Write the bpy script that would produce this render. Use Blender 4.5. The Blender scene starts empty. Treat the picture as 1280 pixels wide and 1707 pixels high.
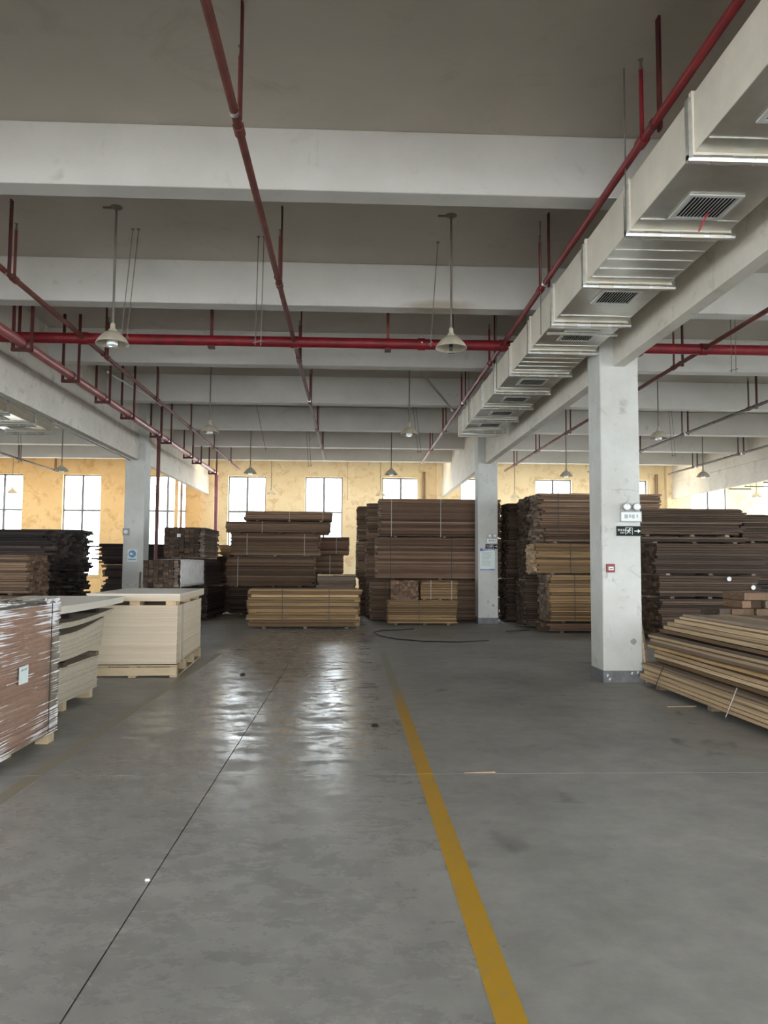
import bpy, math, random
from mathutils import Vector, Matrix

random.seed(7)
scene = bpy.context.scene
COL = scene.collection

# ------------------------------------------------------------------ camera
F_PX, YAW, PITCH, ROLL, EYE = 1282.0, 0.041, 0.0682, -0.0062, 1.6
r0 = Vector((math.cos(YAW), -math.sin(YAW), 0)); d0 = Vector((math.sin(YAW), math.cos(YAW), 0)); zz = Vector((0, 0, 1))
fwd = d0 * math.cos(PITCH) + zz * math.sin(PITCH)
upv = -d0 * math.sin(PITCH) + zz * math.cos(PITCH)
cr, sr = math.cos(ROLL), math.sin(ROLL)
rgt = r0 * cr - upv * sr
upr = r0 * sr + upv * cr
cd = bpy.data.cameras.new('camera'); cam = bpy.data.objects.new('camera', cd); COL.objects.link(cam)
cd.sensor_fit = 'HORIZONTAL'; cd.sensor_width = 36.0; cd.lens = F_PX / 1280.0 * 36.0
cd.clip_start = 0.05; cd.clip_end = 300
m3 = Matrix((rgt, upr, -fwd)).transposed()
cam.matrix_world = Matrix.Translation((0, 0, EYE)) @ m3.to_4x4()
scene.camera = cam

# ------------------------------------------------------------------ world, light, exposure
world = bpy.data.worlds.new('overcast_sky'); scene.world = world; world.use_nodes = True
wn = world.node_tree.nodes; wl = world.node_tree.links
bg = wn['Background']
bg.inputs[0].default_value = (0.93, 0.965, 1.0, 1); bg.inputs[1].default_value = 7.0
scene.view_settings.view_transform = 'Standard'; scene.view_settings.look = 'None'
scene.view_settings.gamma = 1.0; scene.view_settings.use_curve_mapping = False
scene.view_settings.exposure = 1.55
try:
    scene.cycles.use_denoising = True
    scene.cycles.max_bounces = 10; scene.cycles.diffuse_bounces = 6; scene.cycles.glossy_bounces = 4
    scene.cycles.transparent_max_bounces = 12
    scene.cycles.sample_clamp_indirect = 8.0; scene.cycles.use_adaptive_sampling = True; scene.cycles.adaptive_threshold = .02
except Exception:
    pass

def portal(name, loc, rot, sx, sy):
    l = bpy.data.lights.new(name, 'AREA'); l.shape = 'RECTANGLE'; l.size = sx; l.size_y = sy
    l.cycles.is_portal = True
    o = bpy.data.objects.new(name, l); o.location = loc; o.rotation_euler = rot; COL.objects.link(o)
    return o

# ------------------------------------------------------------------ mesh helpers
class MB:
    def __init__(s): s.v = []; s.f = []
    def box(s, x0, x1, y0, y1, z0, z1):
        b = len(s.v)
        s.v += [(x0,y0,z0),(x1,y0,z0),(x1,y1,z0),(x0,y1,z0),(x0,y0,z1),(x1,y0,z1),(x1,y1,z1),(x0,y1,z1)]
        s.f += [tuple(b+i for i in q) for q in ((0,3,2,1),(4,5,6,7),(0,1,5,4),(1,2,6,5),(2,3,7,6),(3,0,4,7))]
        return s
    def obox(s, c, size, rot=(0,0,0)):
        from mathutils import Euler
        M = Euler(rot).to_matrix(); b = len(s.v)
        for (x,y,z) in ((-1,-1,-1),(1,-1,-1),(1,1,-1),(-1,1,-1),(-1,-1,1),(1,-1,1),(1,1,1),(-1,1,1)):
            p = M @ Vector((x*size[0]/2, y*size[1]/2, z*size[2]/2)) + Vector(c); s.v.append(tuple(p))
        s.f += [tuple(b+i for i in q) for q in ((0,3,2,1),(4,5,6,7),(0,1,5,4),(1,2,6,5),(2,3,7,6),(3,0,4,7))]
        return s
    def bar(s, p0, p1, w, h):
        """rectangular bar between two points"""
        p0, p1 = Vector(p0), Vector(p1); d = (p1-p0).normalized()
        ref = Vector((0,0,1)) if abs(d.z) < .95 else Vector((0,1,0))
        a = d.cross(ref).normalized(); u = a.cross(d).normalized(); b = len(s.v)
        for p in (p0, p1):
            for (i,j) in ((-1,-1),(1,-1),(1,1),(-1,1)):
                s.v.append(tuple(p + a*(w/2*i) + u*(h/2*j)))
        s.f += [(b+3,b+2,b+1,b),(b+4,b+5,b+6,b+7)] + [(b+i, b+(i+1)%4, b+4+(i+1)%4, b+4+i) for i in range(4)]
        return s
    def tube(s, pts, r, n=10, cap=True):
        pts = [Vector(p) for p in pts]; rs = r if isinstance(r, (list,tuple)) else [r]*len(pts)
        b = len(s.v); prev = None
        for i, p in enumerate(pts):
            d = (pts[min(i+1,len(pts)-1)] - pts[max(i-1,0)]).normalized()
            if prev is None:
                ref = Vector((0,0,1)) if abs(d.z) < .9 else Vector((0,1,0))
                a = d.cross(ref).normalized()
            else:
                a = (prev - d*prev.dot(d)).normalized()
            prev = a; u = d.cross(a)
            for k in range(n):
                t = 2*math.pi*k/n
                s.v.append(tuple(p + (a*math.cos(t) + u*math.sin(t))*rs[i]))
        for i in range(len(pts)-1):
            for k in range(n):
                s.f.append((b+i*n+k, b+i*n+(k+1)%n, b+(i+1)*n+(k+1)%n, b+(i+1)*n+k))
        if cap:
            s.f.append(tuple(b+k for k in reversed(range(n)))); s.f.append(tuple(b+(len(pts)-1)*n+k for k in range(n)))
        return s
    def lathe(s, prof, c=(0,0,0), n=24, axis='z'):
        b = len(s.v)
        for (r,z) in prof:
            for k in range(n):
                t = 2*math.pi*k/n
                p = (r*math.cos(t), r*math.sin(t), z) if axis == 'z' else (r*math.cos(t), z, r*math.sin(t))
                s.v.append((c[0]+p[0], c[1]+p[1], c[2]+p[2]))
        for i in range(len(prof)-1):
            for k in range(n):
                s.f.append((b+i*n+k, b+i*n+(k+1)%n, b+(i+1)*n+(k+1)%n, b+(i+1)*n+k))
        return s
    def prism(s, poly, y0, y1):
        """polygon in xz, extruded along y"""
        b = len(s.v); n = len(poly)
        s.v += [(x,y0,z) for x,z in poly] + [(x,y1,z) for x,z in poly]
        s.f += [tuple(b+i for i in range(n)), tuple(b+n+i for i in reversed(range(n)))]
        s.f += [(b+i, b+n+i, b+n+(i+1)%n, b+(i+1)%n) for i in range(n)]
        return s
    def mesh(s, name, mat=None, smooth=False):
        me = bpy.data.meshes.new(name); me.from_pydata(s.v, [], s.f); me.update()
        if mat: me.materials.append(mat)
        if smooth:
            me.polygons.foreach_set('use_smooth', [True]*len(me.polygons))
            try: me.set_sharp_from_angle(angle=math.radians(40))
            except Exception: pass
        return me
    def build(s, name, mat, parent=None, loc=(0,0,0), smooth=False, bevel=0):
        o = bpy.data.objects.new(name, s.mesh(name, mat, smooth)); COL.objects.link(o)
        o.location = loc
        if parent: o.parent = parent
        if bevel:
            m = o.modifiers.new('bevel', 'BEVEL'); m.width = bevel; m.segments = 2; m.limit_method = 'ANGLE'
        return o

def put(name, mesh, parent=None, loc=(0,0,0), scale=(1,1,1), rot=(0,0,0)):
    o = bpy.data.objects.new(name, mesh); COL.objects.link(o)
    o.location = loc; o.scale = scale; o.rotation_euler = rot
    if parent: o.parent = parent
    return o
def tag(o, label, cat, group=None):
    o['label'] = label; o['category'] = cat
    if group: o['group'] = group
    return o
def thing(name, label, cat, loc=(0,0,0), rz=0, group=None):
    o = bpy.data.objects.new(name, None); COL.objects.link(o); o.empty_display_size = .1
    o.location = loc; o.rotation_euler = (0,0,rz)
    return tag(o, label, cat, group)
def structure(o): o['kind'] = 'structure'; return o
def stuff(o): o['kind'] = 'stuff'; return o

# ------------------------------------------------------------------ materials
def nodes(name):
    m = bpy.data.materials.new(name); m.use_nodes = True
    nt = m.node_tree; return m, nt, nt.nodes, nt.links, nt.nodes['Principled BSDF']
def mk(nn, t, **kw):
    n = nn.new(t)
    for k, v in kw.items():
        if k.startswith('i_'):
            key = k[2:]; n.inputs[int(key) if key.isdigit() else key.replace('_',' ')].default_value = v
        else: setattr(n, k, v)
    return n
def ramp(nn, stops, interp='LINEAR'):
    r = nn.new('ShaderNodeValToRGB'); r.color_ramp.interpolation = interp
    el = r.color_ramp.elements
    while len(el) < len(stops): el.new(.5)
    for e, (p, c) in zip(el, stops):
        e.position = p; e.color = (*c, 1) if len(c) == 3 else c
    return r
def plain(name, col, rough=.6, metal=0.0, noise=0.0, scale=8.0, bump=0.0, spec=.5):
    m, nt, nn, ll, b = nodes(name)
    b.inputs['Roughness'].default_value = rough; b.inputs['Metallic'].default_value = metal
    b.inputs['Specular IOR Level'].default_value = spec
    if noise or bump:
        tc = mk(nn, 'ShaderNodeTexCoord'); n = mk(nn, 'ShaderNodeTexNoise', i_Scale=scale, i_Detail=5.0, i_Roughness=.6)
        ll.new(tc.outputs['Object'], n.inputs['Vector'])
        d = tuple(max(0, c*(1-noise)) for c in col); l = tuple(min(1, c*(1+noise)) for c in col)
        r = ramp(nn, [(.3, d), (.7, l)]); ll.new(n.outputs['Fac'], r.inputs['Fac']); ll.new(r.outputs['Color'], b.inputs['Base Color'])
        if bump:
            bp = mk(nn, 'ShaderNodeBump', i_Strength=bump, i_Distance=.01); ll.new(n.outputs['Fac'], bp.inputs['Height']); ll.new(bp.outputs['Normal'], b.inputs['Normal'])
    else:
        b.inputs['Base Color'].default_value = (*col, 1)
    return m

def mat_plaster(name, light, mid, stain, rough=.75, scale=1.2, stain_amt=.62, bump=.15):
    """painted plaster with blotches and patchy stains"""
    m, nt, nn, ll, b = nodes(name)
    b.inputs['Roughness'].default_value = rough; b.inputs['Specular IOR Level'].default_value = .3
    geo = mk(nn, 'ShaderNodeNewGeometry')
    n1 = mk(nn, 'ShaderNodeTexNoise', i_Scale=scale, i_Detail=6.0, i_Roughness=.65)
    n2 = mk(nn, 'ShaderNodeTexNoise', i_Scale=scale*3.1, i_Detail=8.0, i_Roughness=.7, i_Distortion=.6)
    ll.new(geo.outputs['Position'], n1.inputs['Vector']); ll.new(geo.outputs['Position'], n2.inputs['Vector'])
    r1 = ramp(nn, [(.35, mid), (.65, light)]); ll.new(n1.outputs['Fac'], r1.inputs['Fac'])
    r2 = ramp(nn, [(stain_amt-.06, (0,0,0)), (stain_amt+.1, (1,1,1))]); ll.new(n2.outputs['Fac'], r2.inputs['Fac'])
    mx = mk(nn, 'ShaderNodeMix', data_type='RGBA'); ll.new(r2.outputs['Color'], mx.inputs[0])
    ll.new(r1.outputs['Color'], mx.inputs[6]); mx.inputs[7].default_value = (*stain, 1)
    ll.new(mx.outputs[2], b.inputs['Base Color'])
    bp = mk(nn, 'ShaderNodeBump', i_Strength=bump, i_Distance=.02); ll.new(n2.outputs['Fac'], bp.inputs['Height']); ll.new(bp.outputs['Normal'], b.inputs['Normal'])
    return m

def mat_wood(name, cols, rough=.7, sx=1.2, sy=26.0, lo=.42, hi=1.45, vary=.42):
    """sawn timber: colour differs per board, grain runs along the board"""
    m, nt, nn, ll, b = nodes(name)
    b.inputs['Roughness'].default_value = rough; b.inputs['Specular IOR Level'].default_value = .25
    oi = mk(nn, 'ShaderNodeObjectInfo'); geo = mk(nn, 'ShaderNodeNewGeometry'); tc = mk(nn, 'ShaderNodeTexCoord')
    ad = mk(nn, 'ShaderNodeMath', operation='ADD'); ll.new(oi.outputs['Random'], ad.inputs[0]); ll.new(geo.outputs['Random Per Island'], ad.inputs[1])
    fr = mk(nn, 'ShaderNodeMath', operation='FRACT'); ll.new(ad.outputs[0], fr.inputs[0])
    n = len(cols); r = ramp(nn, [(i/(n-1)*.98+.01, c) for i, c in enumerate(cols)]); ll.new(fr.outputs[0], r.inputs['Fac'])
    mp = mk(nn, 'ShaderNodeMapping'); mp.inputs['Scale'].default_value = (sx, sy*.3, sy*.12)
    of = mk(nn, 'ShaderNodeVectorMath', operation='SCALE'); of.inputs['Scale'].default_value = 37.0
    cb = mk(nn, 'ShaderNodeCombineXYZ'); ll.new(fr.outputs[0], cb.inputs[0]); ll.new(fr.outputs[0], cb.inputs[1]); ll.new(cb.outputs[0], of.inputs[0])
    va = mk(nn, 'ShaderNodeVectorMath', operation='ADD'); ll.new(tc.outputs['Object'], va.inputs[0]); ll.new(of.outputs[0], va.inputs[1])
    ll.new(va.outputs[0], mp.inputs['Vector'])
    ns = mk(nn, 'ShaderNodeTexNoise', i_Scale=3.0, i_Detail=4.0, i_Roughness=.65, i_Distortion=.4); ll.new(mp.outputs[0], ns.inputs['Vector'])
    g = ramp(nn, [(.28, (lo,)*3), (.72, (hi,)*3)]); ll.new(ns.outputs['Fac'], g.inputs['Fac'])
    mx = mk(nn, 'ShaderNodeMix', data_type='RGBA', blend_type='MULTIPLY'); mx.inputs[0].default_value = 1.0
    ll.new(r.outputs['Color'], mx.inputs[6]); ll.new(g.outputs['Color'], mx.inputs[7])
    wnz = mk(nn, 'ShaderNodeTexWhiteNoise', noise_dimensions='1D'); ll.new(fr.outputs[0], wnz.inputs['W'])
    vr = mk(nn, 'ShaderNodeMapRange'); vr.inputs[3].default_value = 1-vary; vr.inputs[4].default_value = 1+vary*1.25; ll.new(wnz.outputs['Value'], vr.inputs[0])
    sc = mk(nn, 'ShaderNodeVectorMath', operation='SCALE'); ll.new(mx.outputs[2], sc.inputs[0]); ll.new(vr.outputs[0], sc.inputs['Scale'])
    ll.new(sc.outputs[0], b.inputs['Base Color'])
    bp = mk(nn, 'ShaderNodeBump', i_Strength=.25, i_Distance=.004); ll.new(ns.outputs['Fac'], bp.inputs['Height']); ll.new(bp.outputs['Normal'], b.inputs['Normal'])
    return m

def mat_floor():
    m, nt, nn, ll, b = nodes('polished_concrete')
    geo = mk(nn, 'ShaderNodeNewGeometry'); pos = geo.outputs['Position']
    big = mk(nn, 'ShaderNodeTexNoise', i_Scale=.7, i_Detail=6.0, i_Roughness=.6); ll.new(pos, big.inputs['Vector'])
    med = mk(nn, 'ShaderNodeTexNoise', i_Scale=4.5, i_Detail=8.0, i_Roughness=.7); ll.new(pos, med.inputs['Vector'])
    base = ramp(nn, [(.3, (.26,.258,.244)), (.5, (.33,.328,.31)), (.7, (.39,.386,.366))]); ll.new(big.outputs['Fac'], base.inputs['Fac'])
    mm = ramp(nn, [(.25, (.72,.72,.72)), (.75, (1.15,1.15,1.15))]); ll.new(med.outputs['Fac'], mm.inputs['Fac'])
    mx = mk(nn, 'ShaderNodeMix', data_type='RGBA', blend_type='MULTIPLY'); mx.inputs[0].default_value = .85
    ll.new(base.outputs['Color'], mx.inputs[6]); ll.new(mm.outputs['Color'], mx.inputs[7])
    # scattered oil stains
    st = mk(nn, 'ShaderNodeTexNoise', i_Scale=1.7, i_Detail=3.0, i_Roughness=.5, i_Distortion=.8)
    mp = mk(nn, 'ShaderNodeMapping'); mp.inputs['Location'].default_value = (11.3, 4.1, 0); mp.inputs['Scale'].default_value = (1, 1.0, 1)
    ll.new(pos, mp.inputs['Vector']); ll.new(mp.outputs[0], st.inputs['Vector'])
    sr_ = ramp(nn, [(.66, (0,0,0)), (.74, (1,1,1))]); ll.new(st.outputs['Fac'], sr_.inputs['Fac'])
    sm = mk(nn, 'ShaderNodeMath', operation='MULTIPLY'); ll.new(sr_.outputs['Color'], sm.inputs[0]); sm.inputs[1].default_value = .5
    m2 = mk(nn, 'ShaderNodeMix', data_type='RGBA'); ll.new(sm.outputs[0], m2.inputs[0]); ll.new(mx.outputs[2], m2.inputs[6]); m2.inputs[7].default_value = (.07,.068,.065,1)
    # small dark specks
    sp = mk(nn, 'ShaderNodeTexNoise', i_Scale=16.0, i_Detail=2.0); ll.new(pos, sp.inputs['Vector'])
    spr = ramp(nn, [(.74, (0,0,0)), (.79, (.6,.6,.6))]); ll.new(sp.outputs['Fac'], spr.inputs['Fac'])
    m3_ = mk(nn, 'ShaderNodeMix', data_type='RGBA'); ll.new(spr.outputs['Color'], m3_.inputs[0]); ll.new(m2.outputs[2], m3_.inputs[6]); m3_.inputs[7].default_value = (.06,.06,.06,1)
    ll.new(m3_.outputs[2], b.inputs['Base Color'])
    # worn polish: patchy gloss
    rr = mk(nn, 'ShaderNodeTexNoise', i_Scale=2.6, i_Detail=10.0, i_Roughness=.8, i_Distortion=.25)
    mp2 = mk(nn, 'ShaderNodeMapping'); mp2.inputs['Scale'].default_value = (1.0, 1.5, 1); ll.new(pos, mp2.inputs['Vector']); ll.new(mp2.outputs[0], rr.inputs['Vector'])
    rm = ramp(nn, [(.38, (.13,)*3), (.5, (.27,)*3), (.6, (.52,)*3)]); ll.new(rr.outputs['Fac'], rm.inputs['Fac'])
    # the trafficked lane left of the yellow line is burnished, the storage side is matt
    sep = mk(nn, 'ShaderNodeSeparateXYZ'); ll.new(pos, sep.inputs[0])
    wob = mk(nn, 'ShaderNodeMath', operation='MULTIPLY_ADD'); ll.new(big.outputs['Fac'], wob.inputs[0]); wob.inputs[1].default_value = 1.6; ll.new(sep.outputs[0], wob.inputs[2])
    ml = mk(nn, 'ShaderNodeMapRange', interpolation_type='SMOOTHSTEP'); ml.inputs[1].default_value = .9; ml.inputs[2].default_value = 2.0; ll.new(wob.outputs[0], ml.inputs[0])
    mL = mk(nn, 'ShaderNodeMapRange', interpolation_type='SMOOTHSTEP'); mL.inputs[1].default_value = -1.0; mL.inputs[2].default_value = -2.0; ll.new(wob.outputs[0], mL.inputs[0])
    mxx = mk(nn, 'ShaderNodeMath', operation='MAXIMUM'); ll.new(ml.outputs[0], mxx.inputs[0]); ll.new(mL.outputs[0], mxx.inputs[1])
    mr_ = mk(nn, 'ShaderNodeMix', data_type='RGBA'); ll.new(mxx.outputs[0], mr_.inputs[0]); ll.new(rm.outputs['Color'], mr_.inputs[6]); mr_.inputs[7].default_value = (.55,.55,.55,1)
    ll.new(mr_.outputs[2], b.inputs['Roughness'])
    bp = mk(nn, 'ShaderNodeBump', i_Strength=.10, i_Distance=.01); ll.new(med.outputs['Fac'], bp.inputs['Height']); ll.new(bp.outputs['Normal'], b.inputs['Normal'])
    b.inputs['Specular IOR Level'].default_value = .55
    return m

def mat_paintline(name, worn_from, worn_to, keep):
    """yellow floor paint, scuffed; the traffic end has lost most of its paint"""
    m, nt, nn, ll, b = nodes(name)
    geo = mk(nn, 'ShaderNodeNewGeometry'); sx = mk(nn, 'ShaderNodeSeparateXYZ'); ll.new(geo.outputs['Position'], sx.inputs[0])
    mr = mk(nn, 'ShaderNodeMapRange'); mr.inputs[1].default_value = worn_from; mr.inputs[2].default_value = worn_to; mr.inputs[3].default_value = 0.0; mr.inputs[4].default_value = 1-keep
    ll.new(sx.outputs[1], mr.inputs[0])
    n = mk(nn, 'ShaderNodeTexNoise', i_Scale=9.0, i_Detail=7.0, i_Roughness=.75); ll.new(geo.outputs['Position'], n.inputs['Vector'])
    a = mk(nn, 'ShaderNodeMath', operation='ADD'); ll.new(n.outputs['Fac'], a.inputs[0]); ll.new(mr.outputs[0], a.inputs[1])
    r = ramp(nn, [(.52, (0,0,0)), (.95, (1,1,1))]); ll.new(a.outputs[0], r.inputs['Fac'])
    mx = mk(nn, 'ShaderNodeMix', data_type='RGBA'); ll.new(r.outputs['Color'], mx.inputs[0]); mx.inputs[6].default_value = (.50,.285,.016,1); mx.inputs[7].default_value = (.30,.28,.22,1)
    ll.new(mx.outputs[2], b.inputs['Base Color']); b.inputs['Roughness'].default_value = .5
    return m

def mat_glass(name='dusty_window_glass', tr=(.93,.96,.97,1)):
    m = bpy.data.materials.new(name); m.use_nodes = True; nt = m.node_tree; nt.nodes.clear(); nn, ll = nt.nodes, nt.links
    out = mk(nn, 'ShaderNodeOutputMaterial'); t = mk(nn, 'ShaderNodeBsdfTransparent'); t.inputs[0].default_value = tr
    g = mk(nn, 'ShaderNodeBsdfGlossy'); g.inputs['Roughness'].default_value = .05
    mx = mk(nn, 'ShaderNodeMixShader'); mx.inputs[0].default_value = .06
    ll.new(t.outputs[0], mx.inputs[1]); ll.new(g.outputs[0], mx.inputs[2]); ll.new(mx.outputs[0], out.inputs[0])
    return m

def mat_film():
    m = bpy.data.materials.new('stretch_film'); m.use_nodes = True; nt = m.node_tree; nt.nodes.clear(); nn, ll = nt.nodes, nt.links
    out = mk(nn, 'ShaderNodeOutputMaterial'); t = mk(nn, 'ShaderNodeBsdfTransparent'); t.inputs[0].default_value = (.97,.96,.96,1)
    g = mk(nn, 'ShaderNodeBsdfGlossy'); g.inputs['Roughness'].default_value = .12
    tc = mk(nn, 'ShaderNodeTexCoord'); mp = mk(nn, 'ShaderNodeMapping'); mp.inputs['Rotation'].default_value = (math.radians(-14),0,0); mp.inputs['Scale'].default_value = (6,.8,34)
    ll.new(tc.outputs['Object'], mp.inputs['Vector'])
    n = mk(nn, 'ShaderNodeTexNoise', i_Scale=1.0, i_Detail=3.0, i_Roughness=.55, i_Distortion=.3); ll.new(mp.outputs[0], n.inputs['Vector'])
    bp = mk(nn, 'ShaderNodeBump', i_Strength=1.0, i_Distance=.012); ll.new(n.outputs['Fac'], bp.inputs['Height']); ll.new(bp.outputs['Normal'], g.inputs['Normal'])
    lw = mk(nn, 'ShaderNodeLayerWeight'); lw.inputs[0].default_value = .35; ll.new(bp.outputs['Normal'], lw.inputs['Normal'])
    mr = mk(nn, 'ShaderNodeMapRange'); mr.inputs[3].default_value = .14; mr.inputs[4].default_value = .8; ll.new(lw.outputs['Fresnel'], mr.inputs[0])
    mx = mk(nn, 'ShaderNodeMixShader'); ll.new(mr.outputs[0], mx.inputs[0])
    ll.new(t.outputs[0], mx.inputs[1]); ll.new(g.outputs[0], mx.inputs[2])
    # whitish crease streaks, also standing in for glints on the film
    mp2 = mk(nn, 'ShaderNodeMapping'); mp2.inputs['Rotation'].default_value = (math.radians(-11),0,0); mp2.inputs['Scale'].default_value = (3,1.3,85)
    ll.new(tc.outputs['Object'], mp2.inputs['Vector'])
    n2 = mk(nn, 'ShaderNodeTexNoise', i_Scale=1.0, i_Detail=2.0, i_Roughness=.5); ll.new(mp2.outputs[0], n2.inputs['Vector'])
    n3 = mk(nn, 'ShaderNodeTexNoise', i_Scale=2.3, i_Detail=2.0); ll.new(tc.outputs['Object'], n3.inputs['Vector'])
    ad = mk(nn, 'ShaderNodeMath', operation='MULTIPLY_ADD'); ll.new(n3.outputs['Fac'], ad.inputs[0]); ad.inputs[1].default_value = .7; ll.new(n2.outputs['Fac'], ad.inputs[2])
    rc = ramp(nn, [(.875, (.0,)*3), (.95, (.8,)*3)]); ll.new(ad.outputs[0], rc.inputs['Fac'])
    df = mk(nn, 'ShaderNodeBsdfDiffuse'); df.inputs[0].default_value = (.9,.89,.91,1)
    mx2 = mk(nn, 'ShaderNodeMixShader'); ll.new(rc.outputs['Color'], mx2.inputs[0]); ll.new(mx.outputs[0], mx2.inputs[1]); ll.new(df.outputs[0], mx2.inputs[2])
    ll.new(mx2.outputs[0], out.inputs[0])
    return m

M = {}
M['floor'] = mat_floor()
M['joint'] = plain('joint_dirt', (.05,.05,.047), .9)
M['slab'] = mat_plaster('grey_white_ceiling_paint', (.54,.495,.435), (.485,.44,.385), (.44,.395,.335), scale=.5)
M['beam'] = mat_plaster('white_beam_paint', (.71,.695,.665), (.63,.615,.585), (.53,.50,.45), scale=.8, stain_amt=.66)
def add_damp(m, cx, cz, hx, hz):
    """one soft-edged brown damp stain fixed at a spot on the beam face"""
    nt = m.node_tree; nn, ll = nt.nodes, nt.links; b = nn['Principled BSDF']
    src = b.inputs['Base Color'].links[0].from_socket
    geo = mk(nn, 'ShaderNodeNewGeometry'); mp = mk(nn, 'ShaderNodeMapping')
    mp.inputs['Location'].default_value = (-cx/hx, -11.28/.6, -cz/hz); mp.inputs['Scale'].default_value = (1/hx, 1/.6, 1/hz)
    ll.new(geo.outputs['Position'], mp.inputs['Vector'])
    ns = mk(nn, 'ShaderNodeTexNoise', i_Scale=5.0, i_Detail=4.0); ll.new(geo.outputs['Position'], ns.inputs['Vector'])
    ln = mk(nn, 'ShaderNodeVectorMath', operation='LENGTH'); ll.new(mp.outputs[0], ln.inputs[0])
    ad = mk(nn, 'ShaderNodeMath', operation='MULTIPLY_ADD'); ll.new(ns.outputs['Fac'], ad.inputs[0]); ad.inputs[1].default_value = .5; ll.new(ln.outputs['Value'], ad.inputs[2])
    r = ramp(nn, [(.55, (.75,)*3), (1.25, (0,)*3)]); ll.new(ad.outputs[0], r.inputs['Fac'])
    mx = mk(nn, 'ShaderNodeMix', data_type='RGBA'); ll.new(r.outputs['Color'], mx.inputs[0]); ll.new(src, mx.inputs[6]); mx.inputs[7].default_value = (.40,.34,.25,1)
    ll.new(mx.outputs[2], b.inputs['Base Color'])
add_damp(M['beam'], 1.25, 5.47, .95, .16)
M['girder'] = mat_plaster('girder_paint', (.72,.68,.61), (.62,.575,.505), (.49,.44,.37), scale=1.0, stain_amt=.6)
M['column'] = mat_plaster('white_column_paint', (.60,.61,.585), (.515,.515,.485), (.31,.295,.25), scale=1.5, stain_amt=.64, bump=.2)
M['wall'] = mat_plaster('cream_wall_plaster', (.90,.79,.565), (.84,.705,.465), (.68,.52,.31), scale=.9, stain_amt=.575)
def add_side_tint(m, x_edge, col):
    """multiplies the wall colour towards orange left of x_edge"""
    nt = m.node_tree; nn, ll = nt.nodes, nt.links; b = nn['Principled BSDF']; src = b.inputs['Base Color'].links[0].from_socket
    geo = mk(nn, 'ShaderNodeNewGeometry'); sx = mk(nn, 'ShaderNodeSeparateXYZ'); ll.new(geo.outputs['Position'], sx.inputs[0])
    mr = mk(nn, 'ShaderNodeMapRange', interpolation_type='SMOOTHSTEP'); mr.inputs[1].default_value = x_edge+.8; mr.inputs[2].default_value = x_edge-.8; ll.new(sx.outputs[0], mr.inputs[0])
    mx = mk(nn, 'ShaderNodeMix', data_type='RGBA', blend_type='MULTIPLY'); ll.new(mr.outputs[0], mx.inputs[0]); ll.new(src, mx.inputs[6]); mx.inputs[7].default_value = (*col, 1)
    ll.new(mx.outputs[2], b.inputs['Base Color'])
add_side_tint(M['wall'], -5.9, (.93,.76,.56))  # left bay of the wall more orange
M['wall_plain'] = mat_plaster('pale_wall_plaster', (.78,.75,.68), (.70,.66,.58), (.6,.55,.46), scale=.6)
M['band'] = plain('grey_skirting_paint', (.16,.165,.17), .6, noise=.25, scale=12)
M['red'] = plain('red_fire_pipe_paint', (.205,.007,.013), .5, noise=.3, scale=5)
M['dullred'] = plain('dusty_red_pipe_paint', (.16,.04,.03), .65, noise=.3, scale=4)
M['darkred'] = plain('dark_red_steel_paint', (.085,.012,.012), .55, noise=.2, scale=6)
M['brownpipe'] = plain('dark_brown_pipe_paint', (.085,.05,.042), .55, noise=.3, scale=4)
M['purple'] = plain('faded_red_main_paint', (.34,.10,.10), .38, noise=.3, scale=3)
M['galv'] = plain('galvanised_steel', (.62,.60,.545), .33, metal=.8, noise=.14, scale=2.5)
M['duct_side'] = plain('beige_lit_duct_side', (.80,.755,.65), .5, metal=.1, noise=.1, scale=2)  # galvanised side made paler beige, reflected wall light put into the colour
M['zinc'] = plain('bright_zinc_steel', (.78,.80,.79), .28, metal=.9, noise=.1, scale=20)
M['alu'] = plain('aluminium_grille', (.74,.74,.72), .45, metal=.2)
M['black'] = plain('black_void', (.012,.012,.012), .8)
M['lamp'] = plain('beige_lamp_enamel', (.43,.385,.30), .5, noise=.15, scale=10)
M['stem'] = plain('dusty_steel_stem', (.17,.155,.13), .55, noise=.2, scale=10)
M['bulb'] = plain('white_bulb_glass', (.82,.86,.86), .12)
M['socket'] = plain('dark_lamp_socket', (.03,.028,.025), .6)
M['frame'] = plain('grey_window_frame', (.16,.17,.185), .4)
M['glass'] = mat_glass()
M['added_roof_glass'] = mat_glass('added_rooflight_sheet', (.60,.53,.42,1))  # sheet of the added roof light
M['grey'] = plain('grey_plastic', (.30,.31,.31), .5)
M['white'] = plain('white_plastic', (.75,.77,.76), .45)
M['blackp'] = plain('black_sign_face', (.008,.012,.010), .6, spec=.2)
M['signw'] = plain('sign_white_print', (.72,.76,.74), .5)
M['redp'] = plain('red_plastic', (.20,.008,.014), .4)
M['blue'] = plain('blue_print', (.10,.27,.47), .5)
M['indigo'] = plain('indigo_print', (.09,.10,.36), .5)
M['paper'] = plain('notice_paper', (.70,.78,.76), .5)
M['ink'] = plain('grey_print', (.36,.44,.42), .6)
M['strapw'] = plain('pale_strap', (.48,.46,.42), .45)
M['strapd'] = plain('dark_strap', (.035,.03,.028), .5)
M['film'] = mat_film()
M['wrap'] = plain('white_wrap_sheet', (.60,.57,.56), .4, noise=.2, scale=6, bump=.4)
M['cable'] = plain('black_cable', (.02,.02,.02), .5)
M['ribbon'] = plain('red_ribbon', (.55,.03,.05), .6)
M['yellow'] = mat_paintline('yellow_lane_paint', 8.6, 11.6, .15)
M['yellow_faded'] = mat_paintline('faded_yellow_lane_paint', -6.0, 8.0, .45)
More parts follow.
